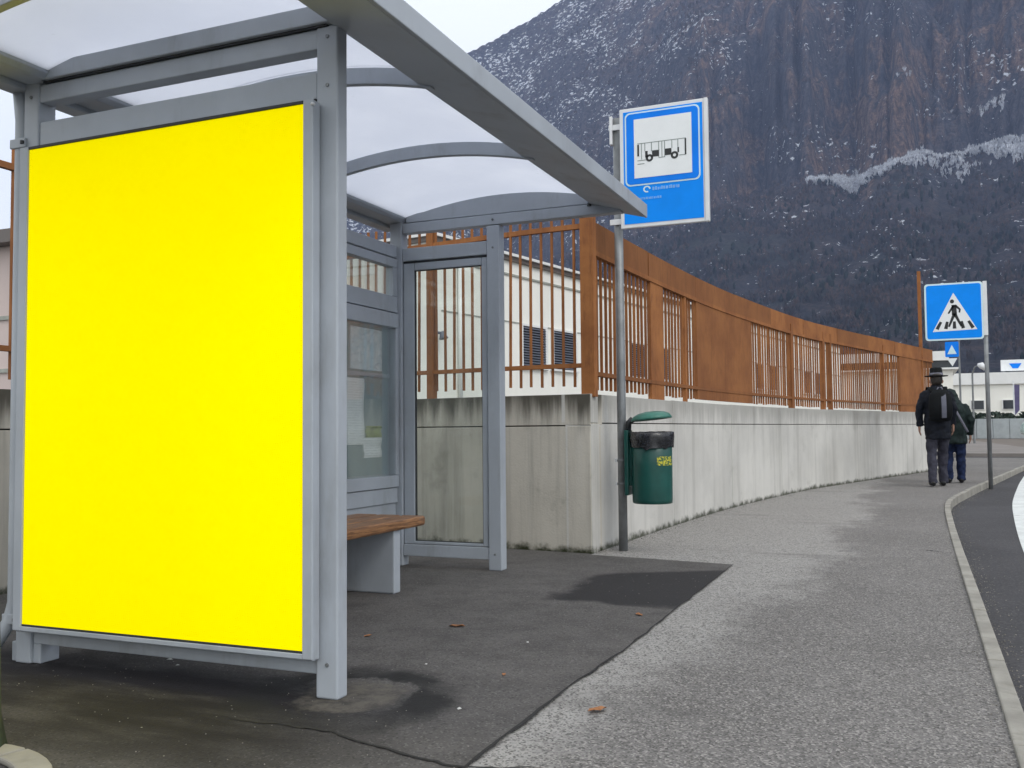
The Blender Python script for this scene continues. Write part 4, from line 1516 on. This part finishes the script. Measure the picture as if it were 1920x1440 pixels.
FB = empty('far_building', (9, 86, 0))
tag(FB, 'long low cream building closing the far end of the street', 'building')
B('wall', M['cream'], FB, 2.8, 30, 86, 98, -0.1, 4.2, 0)
B('parapet', M['capwhite'], FB, 2.7, 30.1, 85.8, 98.2, 4.205, 5.15, 0)
for (x0, x1) in ((4.6, 5.5), (6.9, 7.7), (10.2, 11.4), (13, 14.2)):
    wf = B('window', M['capwhite'], FB, x0 - 0.1, x1 + 0.1, 85.9, 85.996, 2.15, 2.95, 0)
    B('pane', M['glass_dark'], wf, x0, x1, 85.88, 85.898, 2.2, 2.9, 0)
rs = empty('roof_sign', (8.0, 87, 5.15))
tag(rs, 'blue and white sign standing on the roof of the far building', 'sign')
B('board', M['white'], rs, 6.9, 9.0, 86.9, 87.1, 5.3, 6.2, 0.02)
MB().prism([(7.5, 5.9), (8.4, 5.9), (8.15, 5.5), (7.75, 5.5)], 'y', 86.86, 86.898).to('emblem', M['blue'], rs)
for x0 in (7.1, 8.8):
    B('leg', M['galv'], rs, x0 - 0.05, x0 + 0.05, 86.95, 87.05, 5.151, 5.3, 0)
bn_ = empty('banner', (7.6, 80, 0))
tag(bn_, 'narrow purple street banner hanging from a pole before the far building', 'banner')
MB().tube([(7.15, 80, -0.05), (7.15, 80, 4.2)], 0.05, 8).to('pole', M['alu'], bn_)
MB().prism([(7.19, 1.6), (7.5, 2.0), (7.55, 3.9), (7.19, 3.9)], 'y', 79.98, 80.02).to('cloth', M['purple'], bn_)
# hedge: a low clipped mass of leaf cards
hv, hf = [], []
for i in range(2600):
    x, y, z = rng.uniform(3.0, 16), rng.uniform(76.0, 77.2), rng.uniform(0.2, 1.95)
    if z > 1.55 + 0.4 * fbm(np.array([x * 1.3]), np.array([y]), 3, 6)[0]:
        continue
    a, t, r = rng.uniform(0, 6.28), rng.uniform(-0.8, 0.8), rng.uniform(0.12, 0.26)
    u = np.array([math.cos(a), math.sin(a), t * 0.5]) * r
    w_ = np.array([-math.sin(a) * 0.4, math.cos(a) * 0.4, 0.9]) * r
    c_ = np.array([x, y, z])
    n = len(hv)
    hv += [tuple(c_ - u), tuple(c_ + w_ * 0.6), tuple(c_ + u), tuple(c_ - w_)]
    hf.append((n, n + 1, n + 2, n + 3))
me = bpy.data.meshes.new('hedge')
me.from_pydata(hv, [], hf)
tag(link('hedge', me, M['hedge']), 'dark clipped hedge behind the low concrete barrier', 'hedge')
br = empty('concrete_barrier', (6.0, 72, 0))
tag(br, 'low grey concrete barrier beside the far road', 'barrier')
for i in range(7):
    x0 = 3.1 + i * 1.0
    MB().prism([(71.75, -0.02), (72.25, -0.02), (72.12, 1.32), (71.88, 1.32)], 'x', x0 + 0.01, x0 + 0.99).to('barrier_block', M['concrete_far'], br, 0.02)

# distant small sign on a pole
ds = empty('street_sign', (1.42, 33, 0))
tag(ds, 'small blue crossing sign on a pole beyond the walkers', 'sign')
MB().tube([(1.46, 33, 0.0), (1.46, 33, 3.55)], 0.03, 10).to('pole', M['galv'], ds)
p2 = MB().prism(rrect(1.06, 1.45, 3.02, 3.50, 0.03), 'y', 32.94, 32.96).to('sign_plate', M['blue'], ds)
MB().prism([(1.12, 3.11), (1.39, 3.11), (1.255, 3.40)], 'y', 32.93, 32.938).to('white_triangle', M['palecyan'], p2)
MB().prism([(1.10, 2.98), (1.26, 2.72), (1.40, 2.98)], 'y', 32.94, 32.955).to('give_way_plate', M['white'], ds)

sl = empty('street_lamp', (2.75, 50, 0))
tag(sl, 'slim street lamp with a pale drooping head before the far building', 'street lamp')
MB().tube([(2.75, 50, -0.1), (2.75, 50, 3.3), (2.85, 49.9, 3.62), (3.05, 49.8, 3.72)], [0.05, 0.04, 0.035, 0.03], 8).to('pole', M['galv'], sl)
MB().tube([(2.98, 49.8, 3.74), (3.12, 49.75, 3.70), (3.30, 49.7, 3.50)], [0.06, 0.16, 0.10], 10).to('lamp_head', M['alu'], sl, 0, True)

# parked car at the edge of the view
car = empty('parked_car', (8.0, 66, 0))
tag(car, 'pale green hatchback parked beside the far road', 'car')
cx0, cy0 = 8.2, 66.0
prof = [(-1.9, 0.30), (1.95, 0.30), (2.0, 0.55), (1.9, 0.78), (1.0, 0.92), (0.35, 1.40), (-1.25, 1.45), (-1.85, 0.98), (-1.97, 0.60)]
MB().prism([(cx0 + p[0], p[1]) for p in prof], 'y', cy0 - 0.8, cy0 + 0.8).to('body', M['carpaint'], car, 0.08, False)
for s_ in (-1, 1):
    MB().prism([(cx0 + 0.85, 0.95), (cx0 + 0.30, 1.33), (cx0 - 0.35, 1.36), (cx0 - 0.35, 0.95)], 'y', cy0 + s_ * 0.80, cy0 + s_ * 0.815).to('window', M['glass_dark'], car)
    MB().prism([(cx0 - 0.42, 0.95), (cx0 - 0.42, 1.36), (cx0 - 1.2, 1.37), (cx0 - 1.55, 0.98)], 'y', cy0 + s_ * 0.80, cy0 + s_ * 0.815).to('window', M['glass_dark'], car)
    for wx in (-1.2, 1.25):
        c_ = [(cx0 + wx + 0.31 * math.cos(2 * math.pi * i / 18), 0.29 + 0.31 * math.sin(2 * math.pi * i / 18)) for i in range(18)]
        wh = MB().prism(c_, 'y', cy0 + s_ * 0.82 - 0.1, cy0 + s_ * 0.82 + 0.1 * 0.2).to('wheel', M['tyre'], car)
        c_ = [(cx0 + wx + 0.19 * math.cos(2 * math.pi * i / 14), 0.29 + 0.19 * math.sin(2 * math.pi * i / 14)) for i in range(14)]
        MB().prism(c_, 'y', cy0 + s_ * 0.845 - 0.005, cy0 + s_ * 0.845 + 0.005).to('rim', M['alu'], wh)


# ------------------------------------------------------------------ people
cloth_tex = bpy.data.textures.new('cloth_folds', 'CLOUDS')
cloth_tex.noise_scale = 0.11
cloth_tex.noise_depth = 2


def grow(mb, name, mat, parent, loc, rotz, vox, sm=6):
    me = mb.me(name)
    R_ = Matrix.Translation(Vector(loc)) @ Matrix.Rotation(rotz, 4, 'Z')
    me.transform(R_)
    o = link(name, me, mat, parent)
    r = o.modifiers.new('remesh', 'REMESH')
    r.mode = 'VOXEL'
    r.voxel_size = vox
    r.use_smooth_shade = True
    s_ = o.modifiers.new('smooth', 'SMOOTH')
    s_.factor = 0.5
    s_.iterations = sm
    if name in ('jacket', 'trousers'):
        dm = o.modifiers.new('folds', 'DISPLACE')
        dm.texture = cloth_tex
        dm.texture_coords = 'GLOBAL'
        dm.strength = 0.045
        dm.mid_level = 0.5
    return o


def hand(mb, wrist, side):
    w = Vector(wrist)
    mb.tube([w + Vector((0, 0, 0.02)), w + Vector((0, 0.005, -0.03)), w + Vector((0, 0.012, -0.085))], [(0.020, 0.026), (0.018, 0.038), (0.014, 0.040)], 10)
    for i, ln in enumerate((0.060, 0.070, 0.066, 0.052)):
        oy = 0.036 - i * 0.022
        b0 = w + Vector((0, 0.012 + oy, -0.075))
        mb.tube([b0, b0 + Vector((-side * 0.006, 0.004, -ln * 0.5)), b0 + Vector((-side * 0.022, 0.006, -ln))], [0.0095, 0.009, 0.0075], 8)
    t0 = w + Vector((0, 0.035, -0.025))
    mb.tube([t0, t0 + Vector((-side * 0.008, 0.025, -0.03)), t0 + Vector((-side * 0.015, 0.032, -0.06))], [0.012, 0.0105, 0.008], 8)


def person(name, label, loc, rotz, H, legs, arms, hipz, shz, jacket, trousers, head, hood, hem):
    root = empty(name, loc)
    tag(root, label, 'person', 'two people walking away along the pavement')
    lx, sx = 0.075, 0.150
    b = MB()
    # trunk, neck, head as one figure with the limbs
    b.tube([(0, 0, hipz - 0.06), (0, 0, hipz + 0.06), (0, 0.0, (hipz + shz) / 2), (0, -0.005, shz - 0.08), (0, 0, shz)], [(0.12, 0.10), (0.132, 0.11), (0.125, 0.10), (0.145, 0.105), (0.09, 0.08)], 16)
    hz = head[2]
    b.tube([(0, 0.0, shz - 0.02), (head[0] * 0.5, head[1] * 0.5, shz + 0.05), (head[0], head[1], hz - 0.06)], [0.06, 0.052, 0.055], 12)
    b.tube([(head[0], head[1] + 0.01, hz - 0.115), (head[0], head[1] + 0.012, hz - 0.09), (head[0], head[1], hz - 0.03), (head[0], head[1] - 0.005, hz + 0.03), (head[0], head[1] - 0.005, hz + 0.08), (head[0], head[1] - 0.005, hz + 0.105)],
           [(0.03, 0.035), (0.052, 0.07), (0.070, 0.090), (0.075, 0.097), (0.060, 0.080), (0.025, 0.035)], 16)
    # face: nose, brow, chin; ears
    b.tube([(head[0], head[1] + 0.088, hz + 0.01), (head[0], head[1] + 0.108, hz - 0.03)], [0.009, 0.013], 8)
    b.tube([(head[0] - 0.03, head[1] + 0.08, hz - 0.07), (head[0] + 0.03, head[1] + 0.08, hz - 0.07)], 0.010, 8)
    for s_ in (-1, 1):
        b.tube([(head[0] + s_ * 0.074, head[1] - 0.005, hz + 0.018), (head[0] + s_ * 0.082, head[1] - 0.012, hz - 0.01), (head[0] + s_ * 0.074, head[1] - 0.005, hz - 0.04)], [0.010, 0.014, 0.009], 8)
    for s_, (kn, an) in zip((-1, 1), legs):
        b.tube([(s_ * lx, 0, hipz), (s_ * lx + kn[0], kn[1], kn[2]), (s_ * lx + an[0], an[1], an[2])], [0.075, 0.050, 0.035], 12)
        b.tube([(s_ * lx + an[0], an[1] - 0.03, an[2] - 0.045), (s_ * lx + an[0], an[1] + 0.15, an[2] - 0.06)], [0.035, 0.03], 8)
    for s_, (el, wr) in zip((-1, 1), arms):
        b.tube([(s_ * (sx - 0.02), 0, shz - 0.045), (s_ * sx + el[0], el[1], el[2]), (s_ * sx + wr[0], wr[1], wr[2])], [0.042, 0.035, 0.026], 10)
        hand(b, (s_ * sx + wr[0], wr[1], wr[2]), s_)
    grow(b, 'body', M['skin'], root, loc, rotz, 0.007, 3)
    # trousers
    t = MB()
    t.tube([(0, 0, hipz - 0.09), (0, 0, hipz + 0.10)], [(0.138, 0.116), (0.148, 0.120)], 16)
    for s_, (kn, an) in zip((-1, 1), legs):
        t.tube([(s_ * lx, 0, hipz), (s_ * lx * 1.0 + kn[0] * 0.5, kn[1] * 0.55, (hipz + kn[2]) / 2), (s_ * lx + kn[0], kn[1], kn[2]), (s_ * lx + an[0], an[1], an[2] + 0.10), (s_ * lx + an[0], an[1] + 0.005, an[2] - 0.035)],
               [(0.080, 0.102), (0.077, 0.090), (0.065, 0.074), (0.060, 0.068), (0.058, 0.076)], 14)
    grow(t, 'trousers', M[trousers], root, loc, rotz, 0.013, 5)
    # jacket
    j = MB()
    j.tube([(0, 0, hem), (0, 0, hipz + 0.03), (0, -0.005, (hipz + shz) / 2), (0, -0.012, shz - 0.12), (0, -0.005, shz - 0.03), (0, 0.005, shz + 0.035)],
           [(0.172, 0.145), (0.168, 0.143), (0.165, 0.140), (0.178, 0.145), (0.150, 0.116), (0.080, 0.080)], 18)
    j.tube([(0, 0.01, shz - 0.01), (0, 0.012, shz + 0.06)], [0.085, 0.078], 14)
    for s_, (el, wr) in zip((-1, 1), arms):
        j.tube([(s_ * 0.12, -0.005, shz - 0.055), (s_ * (sx + 0.005), 0, shz - 0.085), (s_ * sx + el[0], el[1], el[2]), (s_ * sx + wr[0], wr[1], wr[2] + 0.02), (s_ * sx + wr[0], wr[1] + 0.004, wr[2] - 0.01)], [0.065, 0.066, 0.053, 0.044, 0.043], 14)
    if hood:
        j.tube([(head[0] * 0.6, head[1] - 0.06, shz - 0.03), (head[0], head[1] - 0.03, hz - 0.08), (head[0], head[1] - 0.018, hz + 0.02), (head[0], head[1] - 0.005, hz + 0.095), (head[0], head[1], hz + 0.13)],
               [(0.12, 0.10), (0.108, 0.112), (0.105, 0.118), (0.078, 0.085), (0.02, 0.02)], 16)
    grow(j, 'jacket', M[jacket], root, loc, rotz, 0.013, 5)
    for s_, (kn, an) in zip((-1, 1), legs):
        sh = MB()
        x_ = s_ * lx + an[0]
        zf = an[2] - 0.085
        sh.tube([(x_, an[1] - 0.07, zf + 0.032), (x_, an[1] - 0.03, zf + 0.048), (x_, an[1] + 0.05, zf + 0.045), (x_, an[1] + 0.14, zf + 0.032), (x_, an[1] + 0.195, zf + 0.022)], [(0.032, 0.030), (0.040, 0.046), (0.044, 0.044), (0.046, 0.031), (0.024, 0.018)], 12)
        grow(sh, 'shoe', M['shoe'], root, loc, rotz, 0.008, 3)
    return root


PA = person('person', 'person in a dark hat, black jacket and grey trousers, walking away', (0.345, 14.55, 0), RAD(4), 1.66,
            [((-0.012, -0.02, 0.46), (-0.02, -0.13, 0.095)), ((-0.01, 0.12, 0.47), (-0.015, 0.13, 0.087))],
            [((-0.085, -0.03, 1.08), (-0.085, 0.02, 0.85)), ((0.05, -0.02, 1.08), (0.05, 0.05, 0.85))],
            0.84, 1.36, 'navy', 'greytr', (0.0, 0.02, 1.475), False, 0.66)
T_A = Matrix.Translation(Vector((0.345, 14.55, 0))) @ Matrix.Rotation(RAD(4), 4, 'Z')
hat = MB()
hat.lathe([(0.001, 0.125), (0.060, 0.125), (0.078, 0.112), (0.088, 0.02), (0.096, 0.006), (0.150, 0.012), (0.156, 0.008), (0.150, 0.002), (0.09, -0.006), (0.08, -0.004), (0.07, 0.10), (0.001, 0.105)], (0, 0.015, 1.535), 32, False)
me = hat.me('hat')
me.transform(T_A)
link('hat', me, M['pack'], PA, smooth=True)
hb = MB().lathe([(0.0885, 0.018), (0.0905, 0.022), (0.0895, 0.048), (0.087, 0.050)], (0, 0.015, 1.535), 32, False).me('hat_band')
hb.transform(T_A)
link('hat_band', hb, M['strap'], PA, smooth=True)
hr = MB()
hr.tube([(0, -0.018, 1.40), (0, -0.028, 1.45), (0, -0.022, 1.50), (0, -0.005, 1.545)], [(0.045, 0.045), (0.072, 0.070), (0.079, 0.080), (0.074, 0.085)], 16)
me = hr.me('hair')
me.transform(T_A)
link('hair', me, M['hair'], PA, smooth=True)
# backpack on the first walker's back
BP = empty('backpack', (0.36, 14.35, 0.9))
tag(BP, 'black backpack with a grey centre strip on the walker in grey trousers', 'backpack')
pk = MB()
pk.tube([(0.02, -0.20, 0.92), (0.02, -0.225, 0.98), (0.02, -0.232, 1.12), (0.02, -0.215, 1.27), (0.02, -0.195, 1.335)], [(0.13, 0.050), (0.150, 0.085), (0.150, 0.088), (0.135, 0.072), (0.085, 0.035)], 18)
me = pk.me('pack_body')
me.transform(T_A)
o = link('pack_body', me, M['pack'], BP, smooth=True)
g = MB()
gz = [0.95, 1.02, 1.12, 1.22, 1.29]
gy = [-0.305, -0.322, -0.325, -0.305, -0.272]
g.prism([(y, z) for y, z in zip(gy, gz)] + [(y + 0.03, z) for y, z in zip(gy[::-1], gz[::-1])], 'x', 0.025, 0.088)
me = g.me('grey_strip')
me.transform(T_A)
link('grey_strip', me, M['packgrey'], BP, bev=0.006)
g = MB().tube([(-0.02, -0.20, 1.33), (0.0, -0.215, 1.375), (0.04, -0.215, 1.375), (0.06, -0.20, 1.33)], 0.009, 8).me('grab_loop')
g.transform(T_A)
link('grab_loop', g, M['strap'], BP, smooth=True)
for s_ in (-1, 1):
    g = MB()
    g.tube([(0.02 + s_ * 0.08, -0.17, 1.30), (s_ * 0.10, -0.10, 1.375), (s_ * 0.11, 0.02, 1.385), (s_ * 0.115, 0.125, 1.29), (s_ * 0.13, 0.15, 1.12)], [(0.028, 0.010)] * 5, 10)
    me = g.me('shoulder_strap')
    me.transform(T_A)
    link('shoulder_strap', me, M['pack'], BP, smooth=True)

PB = person('person', 'person in a dark green hooded jacket and blue jeans with a shoulder strap', (0.59, 15.5, 0), RAD(-3), 1.42,
            [((-0.01, 0.06, 0.40), (-0.015, -0.06, 0.09)), ((-0.005, 0.07, 0.40), (0.0, 0.06, 0.087))],
            [((-0.03, 0.02, 0.92), (-0.02, 0.16, 0.78)), ((0.075, -0.02, 0.92), (0.06, 0.08, 0.72))],
            0.72, 1.19, 'greenj', 'jeans', (-0.045, 0.06, 1.27), True, 0.58)
T_B = Matrix.Translation(Vector((0.59, 15.5, 0))) @ Matrix.Rotation(RAD(-3), 4, 'Z')
g = MB()
pts = []
for t in np.linspace(0, 1, 12):
    x = -0.02 + 0.20 * t
    z = 1.17 - 0.42 * t
    pts.append((x, -0.166 - 0.012 * math.sin(t * 3.1) + 0.08 * max(0, t - 0.55), z))
g.tube(pts, [(0.016, 0.006)] * 12, 8)
me = g.me('shoulder_strap')
me.transform(T_B)
link('shoulder_strap', me, M['strap'], PB, smooth=True)

# ------------------------------------------------------------------ tree at the left edge
TR = empty('tree', (-2.27, 1.83, 0))
tag(TR, 'mossy green tree trunk beside the advert end of the shelter', 'tree')
tb = (-2.315, 1.775)
pts = [(tb[0], tb[1], 0.0), (tb[0], tb[1], 0.10), (tb[0] - 0.012, tb[1], 0.5), (tb[0] - 0.03, tb[1], 0.95), (tb[0] - 0.09, tb[1] - 0.03, 1.7), (tb[0] - 0.16, tb[1] - 0.05, 2.5)]
trk = MB()
trk.tube(pts, [0.108, 0.090, 0.083, 0.080, 0.070, 0.055], 28)
tro = trk.to('trunk', M['bark'], TR, 0, True)
for v_ in tro.data.vertices:
    a = fbm(np.array([v_.co.x * 30 + 50]), np.array([v_.co.z * 9 + v_.co.y * 30]), 3, 2)[0] - 0.5
    v_.co.x += a * 0.018
    v_.co.y += a * 0.018
ch = MB()
for i in range(26):
    a = random.uniform(1.7, 4.6)
    p = Vector((tb[0] - 0.16 - 0.05 * random.random(), tb[1] - 0.05, 2.1 + 0.4 * random.random()))
    d_ = Vector((math.cos(a) * 0.7, math.sin(a) * 0.7, random.uniform(0.6, 1.3)))
    q = [p]
    for k in range(5):
        d_ += Vector((random.uniform(-.25, .15), random.uniform(-.25, .15), random.uniform(-.1, .2)))
        q.append(q[-1] + d_.normalized() * random.uniform(0.22, 0.42))
    ch.tube(q, [0.022, 0.017, 0.012, 0.008, 0.005, 0.002], 6)
ch.to('crown', M['bark'], TR, 0, True)
# stone edging of the tree pit
ring = empty('tree_pit_edging', (-2.2, 1.65, 0))
tag(ring, 'pale stone edging round the foot of the mossy tree', 'edging')
pc, pr = (-2.22, 1.42), 0.34
for i in range(9):
    a0, a1 = 2 * math.pi * i / 9 + 0.01, 2 * math.pi * (i + 1) / 9 - 0.01
    outl = [(pc[0] + (pr + 0.08) * math.cos(a), pc[1] + (pr + 0.08) * math.sin(a)) for a in np.linspace(a0, a1, 6)]
    inl = [(pc[0] + pr * math.cos(a), pc[1] + pr * math.sin(a)) for a in np.linspace(a1, a0, 6)]
    MB().prism(outl + inl, 'z', 0.0045, 0.022).to('edging_stone', M['kerb'], ring, 0.006)

# ------------------------------------------------------------------ litter and leaves
lm = MB()
lv = [(-0.5, 0, 0.02), (-0.3, 0.16, 0.10), (0, 0.24, 0.06), (0.3, 0.16, 0.12), (0.5, 0, 0.03), (0.3, -0.17, 0.16), (0, -0.22, 0.05), (-0.3, -0.15, 0.13)]
lm.v = [(x, y, z * 0.8) for x, y, z in lv] + [(0, 0, 0.0)]
lm.f = [(i, (i + 1) % 8, 8) for i in range(8)]
leaf_me = lm.me('fallen_leaf')
for (x, y, sc, r, lab) in ((-1.803, 3.675, 0.075, 0.2, 'curled brown leaf on the asphalt before the bench end'),
                           (-2.061, 3.379, 0.045, 1.3, 'small brown leaf on the asphalt under the shelter'),
                           (-1.147, 4.187, 0.055, 2.4, 'orange leaf on the asphalt near the damp patch'),
                           (-0.88, 2.734, 0.07, 0.9, 'flat orange leaf on the pale pavement strip'),
                           (-1.301, 3.012, 0.03, 2.0, 'tiny leaf lying beside the asphalt seam')):
    o = link('fallen_leaf', leaf_me, M['leaf'], None, (x, y, 0.006), r)
    o.scale = (sc, sc, sc)
    tag(o, lab, 'leaf', 'fallen leaves')
sm_ = MB()
sm_.v = [(-0.5, -0.3, 0), (0.4, -0.4, 0.05), (0.55, 0.3, 0.0), (-0.2, 0.45, 0.1), (0.05, 0.0, 0.35)]
sm_.f = [(0, 1, 4), (1, 2, 4), (2, 3, 4), (3, 0, 4), (3, 2, 1, 0)]
scrap_me = sm_.me('paper_scrap')
for (x, y, z, sc, lab) in ((-1.269, 2.602, 0.005, 0.016, 'tiny pale scrap on the asphalt near the pavement seam'),
                           (-2.54, 2.778, 0.005, 0.02, 'pale scrap of litter lying under the advert case'),
                           (-1.41, 3.5, 0.005, 0.013, 'tiny white scrap on open asphalt before the bench'),
                           (-1.62, 3.05, 0.005, 0.012, 'tiny pale scrap behind the front shelter post'),
                           (-2.45, 2.72, 0.005, 0.013, 'smaller pale scrap beside another under the advert case'),
                           (0.62, 6.3, ROAD_Z + 0.001, 0.02, 'pale scrap on the road asphalt beside the white line end'),
                           (0.55, 4.6, ROAD_Z + 0.001, 0.018, 'pale scrap on the bare road asphalt by the kerb')):
    o = link('paper_scrap', scrap_me, M['litter'], None, (x, y, z), random.uniform(0, 6))
    o.scale = (sc, sc, sc)
    tag(o, lab, 'litter', 'pale scraps of litter')

# grit gathered against the kerb and the wall foot
gv, gf_ = [], []


def grit_at(x, y, z, r):
    n = len(gv)
    a = random.uniform(0, 6.28)
    for k in range(3):
        gv.append((x + r * math.cos(a + 2.09 * k) * random.uniform(.6, 1.2), y + r * math.sin(a + 2.09 * k), z))
    gv.append((x, y, z + r * random.uniform(.5, 1.1)))
    gf_.extend([(n, n + 1, n + 3), (n + 1, n + 2, n + 3), (n + 2, n, n + 3)])


for i in range(1500):
    t = 8 + 14 * random.random() ** 1.3
    p, d = kerbP.at(t), kerbP.tan(t)
    o_ = KW + abs(random.gauss(0, 0.07)) + 0.004
    grit_at(p[0] + d[1] * o_, p[1] - d[0] * o_, ROAD_Z + 0.001, random.uniform(0.002, 0.006))
for i in range(700):
    t = 13 * random.random() ** 1.4
    p, d = wallP.at(t), wallP.tan(t)
    o_ = abs(random.gauss(0, 0.05)) + 0.006
    grit_at(p[0] + d[1] * o_, p[1] - d[0] * o_, 0.001, random.uniform(0.002, 0.007))
for i in range(500):
    t = 7 + 8 * random.random()
    p = kerbP.at(t)
    grit_at(p[0] - abs(random.gauss(0, 0.06)) - 0.005, p[1], 0.001, random.uniform(0.0015, 0.0045))
for i in range(900):
    grit_at(random.uniform(-3.2, -1.06), random.uniform(1.9, 6.0), 0.0045, random.uniform(0.0012, 0.0035))
me = bpy.data.meshes.new('grit')
me.from_pydata(gv, [], gf_)
tag(link('grit', me, plain('grit_stone', (0.19, 0.175, 0.155), 0.9, 0.6, 60)), 'fine loose grit gathered along kerb and wall foot', 'grit', kind='stuff')

# ------------------------------------------------------------------ haze
hz = MB().box(-3600, 3600, -300, 3600, -1.2, float(V[:, 2].max()) + 20).me('haze')
hm = bpy.data.materials.new('haze_air')
hm.use_nodes = True
hm.node_tree.nodes.clear()
ho = hm.node_tree.nodes.new('ShaderNodeOutputMaterial')
hv_ = hm.node_tree.nodes.new('ShaderNodeVolumePrincipled')
hv_.inputs['Color'].default_value = (0.50, 0.63, 1.0, 1)
hv_.inputs['Density'].default_value = 0.00015
hv_.inputs['Anisotropy'].default_value = 0.0
hm.node_tree.links.new(hv_.outputs[0], ho.inputs['Volume'])
hzo = link('haze', hz, hm)
tag(hzo, 'thin bluish winter haze in the valley air', 'haze', kind='stuff')
